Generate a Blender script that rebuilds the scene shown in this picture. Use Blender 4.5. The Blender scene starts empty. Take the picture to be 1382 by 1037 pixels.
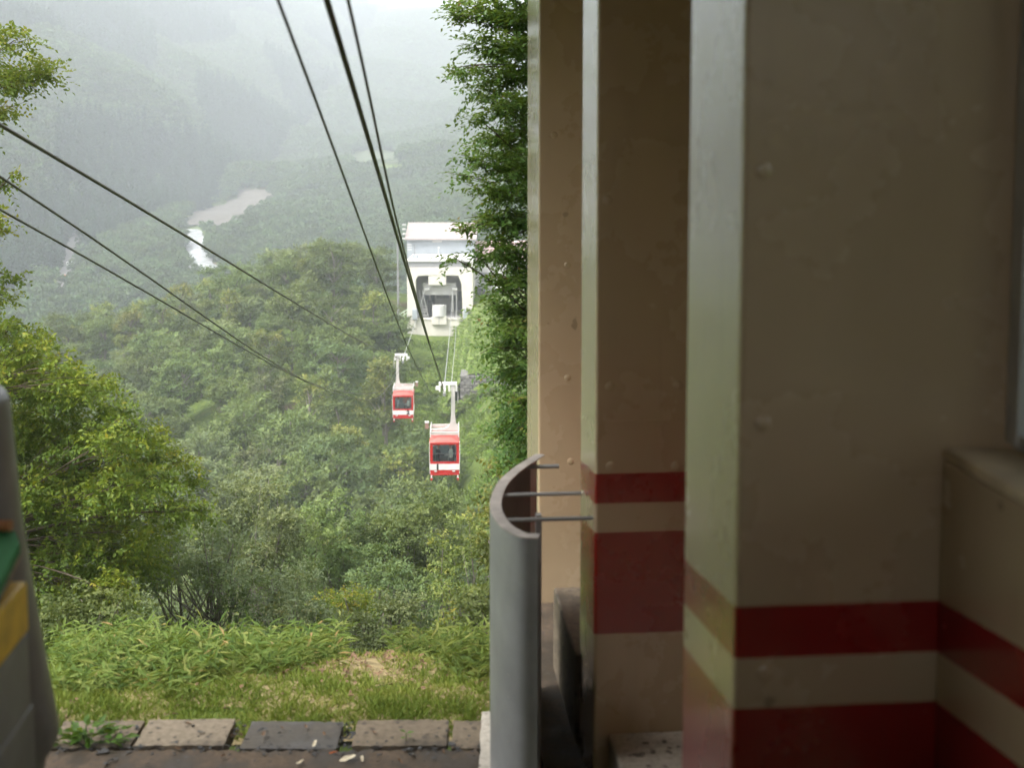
import bpy, bmesh, math, random
import numpy as np
from mathutils import Vector, Matrix

S = bpy.context.scene
COL = S.collection
R = math.radians

# ------------------------------------------------------------------ camera
FPX, PITCH, CY0 = 1600.0, R(5.0), 340.0
cam = bpy.data.cameras.new('camera'); camo = bpy.data.objects.new('camera', cam); COL.objects.link(camo)
camo.location = (0, 0, 0); camo.rotation_euler = (R(90) - PITCH, 0, 0)
cam.sensor_width = 36.0; cam.lens = FPX / 1382 * 36.0
cam.shift_y = -(518.5 - CY0) / 1382
cam.clip_start = 0.1; cam.clip_end = 5000
cam.dof.use_dof = True; cam.dof.focus_distance = 24.0; cam.dof.aperture_fstop = 41.7 / 32.0
S.camera = camo

# ------------------------------------------------------------------ sky and sun (overcast)
SUN_EL, SUN_AZ = R(54), R(-128)          # azimuth measured from +Y towards +X
w = bpy.data.worlds.new('World'); S.world = w; w.use_nodes = True
nt = w.node_tree; nt.nodes.clear()
sky = nt.nodes.new('ShaderNodeTexSky'); sky.sky_type = 'NISHITA'; sky.sun_disc = False
sky.sun_elevation = SUN_EL; sky.sun_rotation = SUN_AZ
sky.air_density = 1.6; sky.dust_density = 6.0; sky.ozone_density = 0.4
hs = nt.nodes.new('ShaderNodeHueSaturation'); hs.inputs['Saturation'].default_value = 0.12
bg = nt.nodes.new('ShaderNodeBackground'); bg.inputs['Strength'].default_value = 0.15
wo = nt.nodes.new('ShaderNodeOutputWorld')
nt.links.new(sky.outputs[0], hs.inputs['Color']); nt.links.new(hs.outputs[0], bg.inputs[0]); nt.links.new(bg.outputs[0], wo.inputs[0])
sl = bpy.data.lights.new('sun', 'SUN'); so = bpy.data.objects.new('sun', sl); COL.objects.link(so)
sl.energy = 1.5; sl.angle = R(25); sl.color = (1.0, 0.95, 0.87)
sd = Vector((math.sin(SUN_AZ) * math.cos(SUN_EL), math.cos(SUN_AZ) * math.cos(SUN_EL), math.sin(SUN_EL)))
so.rotation_euler = sd.to_track_quat('Z', 'Y').to_euler()
S.view_settings.view_transform = 'Standard'; S.view_settings.look = 'None'
S.view_settings.gamma = 1.0; S.view_settings.exposure = 1.6
S.view_settings.use_curve_mapping = False
S.render.engine = 'CYCLES'
S.cycles.volume_bounces = 2
S.cycles.max_bounces = 8; S.cycles.diffuse_bounces = 4; S.cycles.transparent_max_bounces = 8

HAZE_DENSITY = 0.00055

# ------------------------------------------------------------------ helpers
def P(px, py, Y):
    """the point at forward distance Y metres seen at photo pixel (px, py)"""
    xn = (px - 691) / FPX; yn = -(py - CY0) / FPX
    dy = math.cos(PITCH) + yn * math.sin(PITCH); dz = -math.sin(PITCH) + yn * math.cos(PITCH)
    t = Y / dy
    return Vector((xn * t, Y, dz * t))

def proj(p):
    f = p[1] * math.cos(PITCH) - p[2] * math.sin(PITCH)
    u = p[1] * math.sin(PITCH) + p[2] * math.cos(PITCH)
    return 691 + FPX * p[0] / f, CY0 - FPX * u / f

def mesh_np(name, V, F, attrs=None, smooth=False):
    V = np.asarray(V, dtype=np.float32); F = np.asarray(F, dtype=np.int32)
    me = bpy.data.meshes.new(name); k = F.shape[1]
    me.vertices.add(len(V)); me.vertices.foreach_set('co', V.ravel())
    me.loops.add(F.size); me.loops.foreach_set('vertex_index', F.ravel())
    me.polygons.add(len(F)); me.polygons.foreach_set('loop_start', np.arange(0, F.size, k, dtype=np.int32))
    me.polygons.foreach_set('loop_total', np.full(len(F), k, dtype=np.int32))
    if attrs:
        for an, av in attrs.items():
            a = me.attributes.new(an, 'FLOAT', 'POINT'); a.data.foreach_set('value', np.asarray(av, dtype=np.float32))
    me.update(calc_edges=True)
    if smooth: me.polygons.foreach_set('use_smooth', np.ones(len(F), dtype=bool))
    return me

class MB:
    def __init__(s): s.v = []; s.f = []
    def add(s, vs, fs):
        n = len(s.v); s.v += [tuple(v) for v in vs]; s.f += [tuple(i + n for i in f) for f in fs]; return s
    def box(s, x0, x1, y0, y1, z0, z1):
        return s.add([(x0,y0,z0),(x1,y0,z0),(x1,y1,z0),(x0,y1,z0),(x0,y0,z1),(x1,y0,z1),(x1,y1,z1),(x0,y1,z1)],
                     [(0,3,2,1),(4,5,6,7),(0,1,5,4),(1,2,6,5),(2,3,7,6),(3,0,4,7)])
    def prism(s, pts, axis, a0, a1):
        """extrude a 2-D polygon along an axis ('x','y','z')"""
        def mk(p, a): return {'x': (a, p[0], p[1]), 'y': (p[0], a, p[1]), 'z': (p[0], p[1], a)}[axis]
        n = len(pts)
        return s.add([mk(p, a0) for p in pts] + [mk(p, a1) for p in pts],
                     [tuple(range(n - 1, -1, -1)), tuple(range(n, 2 * n))] + [(i, (i+1) % n, n + (i+1) % n, n + i) for i in range(n)])
    def tube(s, pts, rad, n=6, caps=True):
        pts = [Vector(p) for p in pts]; m = len(pts)
        if not hasattr(rad, '__len__'): rad = [rad] * m
        vs = []; prev = None
        for i, p in enumerate(pts):
            t = (pts[min(i+1, m-1)] - pts[max(i-1, 0)]).normalized()
            if prev is None:
                ref = Vector((0,0,1)) if abs(t.z) < .9 else Vector((1,0,0)); a = t.cross(ref).normalized()
            else: a = (prev - t * prev.dot(t)).normalized()
            prev = a; b = t.cross(a)
            for k in range(n):
                an = 2 * math.pi * k / n; vs.append(p + (a * math.cos(an) + b * math.sin(an)) * rad[i])
        fs = [(i*n+k, i*n+(k+1) % n, (i+1)*n+(k+1) % n, (i+1)*n+k) for i in range(m-1) for k in range(n)]
        if caps: fs += [tuple(range(n-1, -1, -1)), tuple(range((m-1)*n, m*n))]
        return s.add(vs, fs)
    def cyl(s, p0, p1, r, n=16): return s.tube([p0, p1], [r, r], n)
    def ring(s, outer, inner, y0, y1):
        """a plate in the xz plane with an opening; outer and inner have the same number of points"""
        n = len(outer)
        vs = [(p[0], y0, p[1]) for p in outer] + [(p[0], y0, p[1]) for p in inner] + [(p[0], y1, p[1]) for p in outer] + [(p[0], y1, p[1]) for p in inner]
        fs = []
        for i in range(n):
            j = (i+1) % n
            fs += [(i, j, n+j, n+i), (2*n+j, 2*n+i, 3*n+i, 3*n+j), (n+i, n+j, 3*n+j, 3*n+i), (j, i, 2*n+i, 2*n+j)]
        return s.add(vs, fs)
    def build(s, name, mat, parent=None, bevel=0, smooth=False, link=True):
        me = bpy.data.meshes.new(name); me.from_pydata(s.v, [], s.f)
        bm = bmesh.new(); bm.from_mesh(me); bmesh.ops.recalc_face_normals(bm, faces=bm.faces); bm.to_mesh(me); bm.free()
        return obj(name, me, mat, parent, bevel, smooth, link)

def obj(name, me, mat, parent=None, bevel=0, smooth=False, link=True):
    o = bpy.data.objects.new(name, me)
    if link: COL.objects.link(o)
    if mat: me.materials.append(mat)
    if parent: o.parent = parent
    if bevel:
        b = o.modifiers.new('bevel', 'BEVEL'); b.width = bevel; b.segments = 2; b.limit_method = 'ANGLE'; b.angle_limit = R(35)
    if smooth: me.polygons.foreach_set('use_smooth', np.ones(len(me.polygons), dtype=bool))
    return o

def empty(name, loc, rz=0):
    o = bpy.data.objects.new(name, None); COL.objects.link(o); o.location = loc; o.rotation_euler = (0, 0, rz); o.empty_display_size = .3
    return o
def tag(o, label=None, cat=None, group=None, kind=None):
    if label: o['label'] = label
    if cat: o['category'] = cat
    if group: o['group'] = group
    if kind: o['kind'] = kind
    return o
def copy_tree(o, parent=None):
    c = o.copy(); COL.objects.link(c); c.parent = parent
    for ch in list(o.children):
        copy_tree(ch, c)
    return c

# ------------------------------------------------------------------ materials
def new_mat(name):
    m = bpy.data.materials.new(name); m.use_nodes = True; n = m.node_tree
    return m, n, n.nodes['Principled BSDF'], n.nodes['Material Output']
def N(n, t, **kw):
    x = n.nodes.new(t)
    for k, v in kw.items(): setattr(x, k, v)
    return x
def noise(n, scale, detail=6, rough=.6, coord='Object', stretch=None):
    tc = N(n, 'ShaderNodeTexCoord'); src = tc.outputs[coord]
    if stretch:
        mp = N(n, 'ShaderNodeMapping'); mp.inputs['Scale'].default_value = stretch; n.links.new(src, mp.inputs[0]); src = mp.outputs[0]
    x = N(n, 'ShaderNodeTexNoise'); x.inputs['Scale'].default_value = scale; x.inputs['Detail'].default_value = detail; x.inputs['Roughness'].default_value = rough
    n.links.new(src, x.inputs['Vector']); return x
def ramp(n, src, stops):
    r = N(n, 'ShaderNodeValToRGB'); e = r.color_ramp.elements
    while len(e) < len(stops): e.new(0.5)
    for i, (p, c) in enumerate(stops):
        e[i].position = p; e[i].color = (c[0], c[1], c[2], 1) if hasattr(c, '__len__') else (c, c, c, 1)
    n.links.new(src, r.inputs[0]); return r
def mixc(n, fac, a, b, mode='MIX'):
    m = N(n, 'ShaderNodeMix', data_type='RGBA', blend_type=mode)
    for sock, v in ((0, fac), (6, a), (7, b)):
        if hasattr(v, 'is_output'): n.links.new(v, m.inputs[sock])
        elif sock == 0: m.inputs[0].default_value = v
        else: m.inputs[sock].default_value = (v[0], v[1], v[2], 1)
    return m.outputs[2]
def mathn(n, op, a, b=None, c=None):
    m = N(n, 'ShaderNodeMath', operation=op)
    for i, v in enumerate((a, b, c)):
        if v is None: continue
        if hasattr(v, 'is_output'): n.links.new(v, m.inputs[i])
        else: m.inputs[i].default_value = v
    return m.outputs[0]
def bump(n, bs, h, strength=.3, dist=.02):
    b = N(n, 'ShaderNodeBump'); b.inputs['Strength'].default_value = strength; b.inputs['Distance'].default_value = dist
    n.links.new(h, b.inputs['Height']); n.links.new(b.outputs[0], bs.inputs['Normal'])

def mat_plain(name, c, rough=.5, metal=0, var=.25, scale=3, bumps=.15, spec=.5, coat=0, dist=.01):
    m, n, bs, o = new_mat(name)
    x = noise(n, scale)
    rp = ramp(n, x.outputs[0], [(.3, [v * (1 - var) for v in c]), (.7, [min(1, v * (1 + var)) for v in c])])
    n.links.new(rp.outputs[0], bs.inputs['Base Color'])
    bs.inputs['Roughness'].default_value = rough; bs.inputs['Metallic'].default_value = metal
    bs.inputs['Specular IOR Level'].default_value = spec; bs.inputs['Coat Weight'].default_value = coat; bs.inputs['Coat Roughness'].default_value = .15
    if bumps: bump(n, bs, noise(n, scale * 12).outputs[0], bumps, dist)
    return m

def mat_leaf(name, stops, rough=.45, trans=.35, spec=.4, sat=1.0, dh=0.0):
    """foliage: per-leaf 'tint' attribute picks the hue; some light passes through"""
    m, n, bs, o = new_mat(name)
    at = N(n, 'ShaderNodeAttribute'); at.attribute_name = 'tint'
    oi = N(n, 'ShaderNodeObjectInfo')
    rp = ramp(n, at.outputs['Fac'], stops)
    var = mathn(n, 'MULTIPLY_ADD', oi.outputs['Random'], .5, .78)
    hsv = N(n, 'ShaderNodeHueSaturation'); n.links.new(rp.outputs[0], hsv.inputs['Color']); n.links.new(var, hsv.inputs['Value'])
    hsv.inputs['Saturation'].default_value = sat; hue = mathn(n, 'MULTIPLY_ADD', oi.outputs['Random'], .025, .4875 + dh); n.links.new(hue, hsv.inputs['Hue'])
    n.links.new(hsv.outputs[0], bs.inputs['Base Color']); bs.inputs['Roughness'].default_value = rough
    bs.inputs['Specular IOR Level'].default_value = spec * .6
    tr = N(n, 'ShaderNodeBsdfTranslucent')
    tcol = mixc(n, .5, hsv.outputs[0], (.22, .26, .02)); n.links.new(tcol, tr.inputs[0])
    mx = N(n, 'ShaderNodeMixShader'); mx.inputs[0].default_value = trans
    n.links.new(bs.outputs[0], mx.inputs[1]); n.links.new(tr.outputs[0], mx.inputs[2]); n.links.new(mx.outputs[0], o.inputs[0])
    return m

M = {}
M['bark'] = mat_plain('bark', (.085, .066, .05), .9, var=.5, scale=8, bumps=.6, spec=.1)
M['bark_grey'] = mat_plain('bark_grey', (.14, .125, .105), .9, var=.4, scale=8, bumps=.5, spec=.1)
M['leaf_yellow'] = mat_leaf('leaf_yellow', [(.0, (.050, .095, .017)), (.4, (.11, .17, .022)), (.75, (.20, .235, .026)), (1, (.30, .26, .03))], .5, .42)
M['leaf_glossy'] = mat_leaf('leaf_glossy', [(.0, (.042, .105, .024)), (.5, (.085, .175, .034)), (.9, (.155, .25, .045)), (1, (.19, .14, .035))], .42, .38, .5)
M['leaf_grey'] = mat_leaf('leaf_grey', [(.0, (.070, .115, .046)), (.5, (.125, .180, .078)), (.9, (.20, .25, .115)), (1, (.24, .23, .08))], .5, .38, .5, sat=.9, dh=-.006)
M['leaf_mid'] = mat_leaf('leaf_mid', [(.0, (.050, .092, .028)), (.5, (.085, .142, .040)), (1, (.14, .20, .055))], .6, .35, .3, sat=.92, dh=-.02)
M['leaf_dark'] = mat_leaf('leaf_dark', [(.0, (.040, .075, .026)), (.5, (.068, .115, .038)), (1, (.11, .165, .05))], .6, .32, .3, sat=.92, dh=-.02)
M['leaf_silver'] = mat_leaf('leaf_silver', [(.0, (.062, .096, .038)), (.5, (.10, .148, .056)), (1, (.16, .205, .078))], .6, .35, sat=.92, dh=-.022)
M['leaf_olive'] = mat_leaf('leaf_olive', [(.0, (0.065, 0.094, 0.026)), (.5, (0.124, 0.156, 0.036)), (1, (0.221, 0.215, 0.046))], .5, .3)
M['leaf_lime'] = mat_leaf('leaf_lime', [(.0, (0.078, 0.130, 0.023)), (.5, (0.143, 0.221, 0.036)), (1, (0.260, 0.299, 0.052))], .5, .35)
M['leaf_bamboo'] = mat_leaf('leaf_bamboo', [(.0, (.055, .10, .022)), (.4, (.105, .16, .036)), (.75, (.19, .235, .065)), (.93, (.25, .26, .08)), (1, (.32, .22, .10))], .6, .35, .2)
M['leaf_grass'] = mat_leaf('leaf_grass', [(.0, (.09, .14, .025)), (.5, (.175, .215, .04)), (.75, (.27, .265, .075)), (.88, (.36, .28, .13)), (1, (.30, .19, .10))], .6, .35, .3)
M['leaf_weed'] = mat_leaf('leaf_weed', [(.0, (0.055, 0.143, 0.022)), (1, (0.121, 0.253, 0.039))], .45, .35)
M['leaf_dry'] = mat_plain('leaf_dry', (.16, .10, .06), .8, var=.5, scale=9, spec=.2)
M['leaf_pale'] = mat_plain('leaf_pale', (.62, .55, .40), .7, var=.2, scale=9, spec=.2)
M['leaf_orange'] = mat_plain('leaf_orange', (.45, .12, .03), .7, var=.3, scale=9, spec=.2)
M['far_leaf'] = mat_leaf('far_leaf', [(.0, (0.028, 0.055, 0.028)), (.5, (0.050, 0.086, 0.037)), (1, (0.083, 0.121, 0.050))], .7, .15, .2)
M['far_conifer'] = mat_leaf('far_conifer', [(.0, (0.014, 0.032, 0.022)), (1, (0.030, 0.056, 0.034))], .8, .1, .1)

# ------------------------------------------------------------------ the land
def sstep(a, b, x):
    t = np.clip((x - a) / (b - a), 0, 1); return t * t * (3 - 2 * t)
YC = np.array([-300,-60,  0,   8.6,  9.6,  14,  18,  25,  40,  60,  90, 115, 135, 150, 165, 175, 190, 210, 250, 300, 360, 420, 560, 650, 900,1000,1200,1500,2000,2500], float)
ZC = np.array([  0, -3, -4.9, -4.9,-4.85,-6.25,-8.5,-13.5,-23,-31,-37,-36.5,-33, -30, -28,-24.6,-24, -27, -42, -54, -52, -46, -36, -27,  -8,   4,  40, 105, 275, 360], float)
YF = np.arange(-300, 2500, 1.0); ZF = np.interp(YF, YC, ZC)
ZS = ZF.copy()
for i_, y_ in enumerate(YF):
    k_ = max(1, int(min(30, abs(y_) * .05))); ZS[i_] = ZF[max(0, i_-k_):i_+k_+1].mean()
XK = np.array([-260, -100, -62, -53, -47, -38, -27, -12, 50, 300], float)
ZK = np.array([-52,  -45, -33.5, -31, -29, -25, -22, -24, -24, -20], float)
def H(X, Y):
    X = np.asarray(X, float); Y = np.asarray(Y, float)
    z = np.interp(Y, YF, ZS)
    wr = sstep(105, 150, Y) * (1 - sstep(195, 290, Y))
    z = z + (np.interp(X, XK, ZK) + 24) * wr
    z = z + 8.5 * sstep(-9, -1, X) * sstep(60, 95, Y) * (1 - sstep(112, 165, Y)) * .95
    z = z + 2.7 * sstep(-6.5, -4.2, X) * sstep(148, 168, Y) * (1 - sstep(210, 260, Y))
    far = sstep(300, 420, Y)
    foot = -165 - .03 * (Y - 600)
    m = np.maximum(0, foot - X)
    z = z + far * .60 * m * sstep(0, 60, m)
    z = z + far * .32 * np.maximum(0, X + 60)
    und = 14 * np.sin(X * .021 + Y * .013) * np.sin(Y * .017 - X * .011 + 1.3) + 4 * np.sin(X * .06 + 2) * np.sin(Y * .05)
    z = z + und * sstep(420, 800, Y + m * .8) * .9
    z = z + .5 * np.sin(X * .31 + 1) * np.sin(Y * .27) * sstep(25, 45, Y) * (1 - sstep(150, 170, Y))
    z = z - .05 * np.maximum(0, -X - 6) * sstep(9, 14, Y) * (1 - sstep(60, 100, Y)) * 4
    z = np.where(z > 60, 60 + 200 * np.tanh((z - 60) / 200), z)
    return z
def h1(x, y): return float(H(x, y))
def hit(px, py, y0=200, y1=2200):
    Y = np.arange(y0, y1, 1.0)
    d = P(px, py, 1.0); zz = d.z * Y; g = H(d.x * Y, Y); i = int(np.argmax(zz < g))
    return Vector((d.x * Y[i], Y[i], float(g[i])))

def mat_ground():
    m, n, bs, o = new_mat('ground')
    big = noise(n, .09, 5); fine = noise(n, 1.6, 8, .7); tiny = noise(n, 9, 6, .7)
    veg = ramp(n, fine.outputs[0], [(.25, (.035, .055, .014)), (.5, (.075, .11, .022)), (.72, (.135, .165, .035))])
    soil = ramp(n, tiny.outputs[0], [(.3, (.085, .055, .035)), (.7, (.2, .145, .095))])
    msk = ramp(n, big.outputs[0], [(.60, 0), (.68, .8)])
    c = mixc(n, msk.outputs[0], veg.outputs[0], soil.outputs[0])
    n.links.new(c, bs.inputs['Base Color']); bs.inputs['Roughness'].default_value = .95; bs.inputs['Specular IOR Level'].default_value = .1
    bump(n, bs, tiny.outputs[0], .6, .12); return m
M['ground'] = mat_ground()

def axis(lo, hi, n, sharp):
    t = np.linspace(-1, 1, n); s = np.sinh(t * sharp) / np.sinh(sharp)
    return np.where(s < 0, -s * lo, s * hi)
gx = axis(-1250, 600, 280, 4.2); gy = np.concatenate([np.linspace(-300, -20, 15), np.linspace(-16, 7, 10), np.geomspace(8, 2300, 320)])
GX, GY = np.meshgrid(gx, gy); GZ = H(GX, GY)
nx, ny = len(gx), len(gy)
ii = (np.arange(ny - 1)[:, None] * nx + np.arange(nx - 1)[None, :]).ravel()
ground = obj('ground', mesh_np('ground', np.stack([GX.ravel(), GY.ravel(), GZ.ravel()], 1), np.stack([ii, ii + 1, ii + nx + 1, ii + nx], 1), smooth=True), M['ground'])
tag(ground, kind='structure')

# river, gravel bar, valley road and meadows: sheets draped on the valley floor
def ribbon(name, rows, mat, lift=.8, nsub=6, label=None):
    """rows of (py, left px, right px) found on the land"""
    V = []; F = []
    rr = []
    for (a, b) in zip(rows[:-1], rows[1:]):
        for k in range(4): rr.append([a[i] + (b[i] - a[i]) * k / 4 for i in range(3)])
    rr.append(list(rows[-1])); rn = random.Random(len(name))
    for r in rr:
        jl, jr = rn.uniform(-5, 4) * min(1, (r[2] - r[1]) / 30), rn.uniform(-4, 5) * min(1, (r[2] - r[1]) / 30)
        for k in range(nsub + 1):
            p = hit(r[1] + jl + (r[2] + jr - r[1] - jl) * k / nsub, r[0]); V.append((p.x, p.y, p.z + lift))
    for i in range(len(rr) - 1):
        for k in range(nsub):
            q = i * (nsub + 1) + k; F.append((q, q + 1, q + nsub + 2, q + nsub + 1))
    o = obj(name, mesh_np(name, V, F, smooth=True), mat); tag(o, kind='structure'); return o
def mat_river():
    m, n, bs, o = new_mat('rapids')
    a = noise(n, .28, 8, .75); r = ramp(n, a.outputs[0], [(.40, (.10, .12, .115)), (.47, (.22, .23, .23)), (.55, (.34, .35, .36))])
    n.links.new(r.outputs[0], bs.inputs['Base Color']); bs.inputs['Roughness'].default_value = .35; bump(n, bs, a.outputs[0], .7, .5); return m
M['river'] = mat_river()
M['gravel'] = mat_plain('gravel', (.095, .086, .076), .95, var=.25, scale=.25, bumps=.8, spec=.1, dist=.3)
M['asphalt'] = mat_plain('asphalt', (.13, .125, .12), .9, var=.15, scale=.4, bumps=.2, spec=.2)
M['meadow'] = mat_plain('meadow', (.055, .07, .035), .95, var=.3, scale=.08, bumps=.4, spec=.1)
SHEETS = {
 'river': [(374, 268, 303), (362, 252, 292), (350, 246, 284), (336, 250, 278), (322, 248, 272), (312, 250, 268)],
 'gravel_bar': [(306, 246, 296), (298, 250, 318), (288, 262, 334), (278, 300, 352), (268, 322, 366), (258, 324, 372)],
 'valley_road': [(398, 76, 92), (380, 79, 96), (362, 83, 100), (340, 89, 105), (318, 96, 106)],
 'meadow': [(222, 474, 540), (214, 470, 542), (206, 484, 524)],
}
ribbon('river', SHEETS['river'], M['river'], .9)
ribbon('gravel_bar', SHEETS['gravel_bar'], M['gravel'], .8)
ribbon('valley_road', SHEETS['valley_road'], M['asphalt'], .8)
ribbon('meadow', SHEETS['meadow'], M['meadow'], .8)
def in_sheet(px, py):
    for rows in SHEETS.values():
        ys = [r[0] for r in rows]
        if min(ys) - 1 < py < max(ys) + 1:
            a = sorted(rows); l = np.interp(py, [r[0] for r in a], [r[1] for r in a]); rr = np.interp(py, [r[0] for r in a], [r[2] for r in a])
            if l - 2 < px < rr + 2: return True
    return False

# ------------------------------------------------------------------ foliage machinery
def unit(a): return a / np.maximum(1e-9, np.linalg.norm(a, axis=-1, keepdims=True))
def leaves(pos, axisv, nrm, L, W, tint):
    """folded diamond leaves, two triangles each"""
    side = unit(np.cross(axisv, nrm)); nn = np.cross(side, axisv)
    L = L[:, None]; W = W[:, None]
    base = pos; tip = pos + axisv * L - nn * L * .10
    ml = pos + axisv * L * .45 + side * W * .5 + nn * W * .18
    mr = pos + axisv * L * .45 - side * W * .5 + nn * W * .18
    n = len(pos); V = np.stack([base, ml, tip, mr], 1).reshape(-1, 3)
    q = np.arange(n)[:, None] * 4
    F = np.concatenate([q + np.array([[0, 2, 1]]), q + np.array([[0, 3, 2]])], 0)
    return V, F, np.repeat(tint, 4)
def sprays(rng, c, d, tint0, tl, nl, L, W, droop=.3, flat=.8, jit=.35):
    """twigs at c along d with nl alternating leaves each"""
    n = len(c); t = (np.arange(nl) + .6) / nl
    ln = tl * rng.uniform(.6, 1.25, n)
    T = ln[:, None] * t[None, :]
    pos = c[:, None, :] + d[:, None, :] * T[..., None]
    pos[..., 2] -= droop * T ** 2 / tl
    up = np.array([0, 0, 1.0])
    nv = unit(up * flat + rng.normal(0, jit, (n, 1, 3)) + rng.normal(0, jit * .7, (n, nl, 3)))
    dd = np.broadcast_to(d[:, None, :], pos.shape)
    sd_ = unit(np.cross(dd, nv)); s = np.where(np.arange(nl) % 2 == 0, 1, -1)[None, :, None]
    ax = unit(dd * .55 + sd_ * s * .75 + rng.normal(0, .22, pos.shape) + np.array([0, 0, -droop * .8]))
    tint = np.clip(tint0[:, None] + rng.normal(0, .13, (n, nl)), 0, 1)
    sz = rng.uniform(.65, 1.2, (n, nl))
    return leaves(pos.reshape(-1, 3), ax.reshape(-1, 3), nv.reshape(-1, 3), (L * sz).ravel(), (W * sz).ravel(), tint.ravel())
def crown_mesh(name, rng, clumps, dens, tl, nl, L, W, center, droop=.3, flat=.8, jit=.35, tint_mid=.4, tint_var=.16, tint_top=0.0, shell=.5, upw=.25):
    """clumps: (x,y,z,r,rz); dens = twigs per square metre of clump surface"""
    cs = []; ds = []; ts = []
    zs = [k[2] for k in clumps]; z0, z1 = min(zs), max(zs) + 1e-3
    for (x, y, z, r, rz) in clumps:
        n = max(4, int(dens * 4 * r * (r + rz) * .5))
        v = unit(rng.normal(0, 1, (n, 3))); rho = rng.uniform(shell ** 2, 1, n) ** .5
        p = np.array([x, y, z]) + v * rho[:, None] * np.array([r, r, rz]) * .85
        out = unit(np.array([x, y, z]) - center + 1e-6)
        d = unit(v * np.array([1, 1, .5]) + .45 * out * np.array([1, 1, .4]) + rng.normal(0, .35, (n, 3)) + np.array([0, 0, upw]))
        cs.append(p - d * tl * .4); ds.append(d)
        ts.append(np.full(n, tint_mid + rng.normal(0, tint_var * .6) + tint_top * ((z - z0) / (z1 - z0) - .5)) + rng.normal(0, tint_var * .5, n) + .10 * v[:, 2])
    V, F, T = sprays(rng, np.concatenate(cs), np.concatenate(ds), np.concatenate(ts), tl, nl, L, W, droop, flat, jit)
    return mesh_np(name, V, F, {'tint': T}), (np.concatenate(cs), np.concatenate(ds))
def limb(mb, a, b, r0, r1, rng, sag=.12, n=5, sides=5):
    a = Vector(a); b = Vector(b); L = (b - a).length
    m = (a + b) / 2 + Vector((rng.uniform(-.1, .1) * L, rng.uniform(-.1, .1) * L, sag * L))
    pts = [];
    for i in range(n + 1):
        t = i / n; pts.append(a * (1 - t) ** 2 + m * 2 * t * (1 - t) + b * t * t)
    mb.tube(pts, [r0 + (r1 - r0) * (i / n) for i in range(n + 1)], sides)
    return pts

def twig_wood(mb, cd, rng, tl, count, r=.006):
    c, d = cd; idx = rng.choice(len(c), min(count, len(c)), replace=False)
    for i in idx:
        a = c[i] - d[i] * tl * .3; b = c[i] + d[i] * tl * .8
        mb.tube([a, b], [r, r * .4], 3, caps=False)

def near_tree(name, seed, base, trunk_pts, trunk_r, clumps, leafmat, label, cat, L=.075, W=.04, dens=22, tl=.45, nl=9, droop=.3, group=None, bark='bark', tint_mid=.4, tint_top=.2, tint_var=.2, twigs=300, boughs=True, stems=1, flat=.8, shell=.5, jit=.35, upw=.25):
    """a tree whose clumps are given in world coordinates"""
    rng = np.random.default_rng(seed); base = Vector(base)
    root = empty(name, base); tag(root, label, cat, group)
    rel = [(x - base.x, y - base.y, z - base.z, r, rz) for (x, y, z, r, rz) in clumps]
    cen = np.mean([k[:3] for k in rel], axis=0); cen[:2] *= .5
    me, cd = crown_mesh('crown', rng, rel, dens, tl, nl, L, W, cen, droop, flat, tint_mid=tint_mid, tint_top=tint_top, tint_var=tint_var, shell=shell, jit=jit, upw=upw)
    obj('crown', me, leafmat, root)
    mb = MB(); tp = [Vector(p) - base for p in trunk_pts]
    m = len(tp); tr = [trunk_r * (1 - .75 * i / (m - 1)) for i in range(m)]
    mb.tube(tp, tr, 8)
    for k in rel:
        c = Vector(k[:3])
        # start on the trunk below the clump
        best = min(range(m), key=lambda i: abs(tp[i].z - (c.z - .35 * (c.xy - tp[i].xy).length - .2)))
        r0 = min(tr[best] * .4, .010 + .014 * k[3])
        pts = limb(mb, tp[best], c, r0, .007, rng, .10)
        for q in range(2):
            v = Vector(rng.normal(0, 1, 3)); v.normalize()
            limb(mb, pts[3], c + Vector((v.x * k[3], v.y * k[3], v.z * k[4])) * .85, .006, .003, rng, .08, 3, 4)
    twig_wood(mb, cd, rng, tl, twigs)
    mb.build('trunk', M[bark], root, smooth=True)
    return root

def blob(px, py, Y, rpx, flat=.6):
    p = P(px, py, Y); r = rpx / FPX * Y
    return (p.x, p.y, p.z, r, r * flat)

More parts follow.
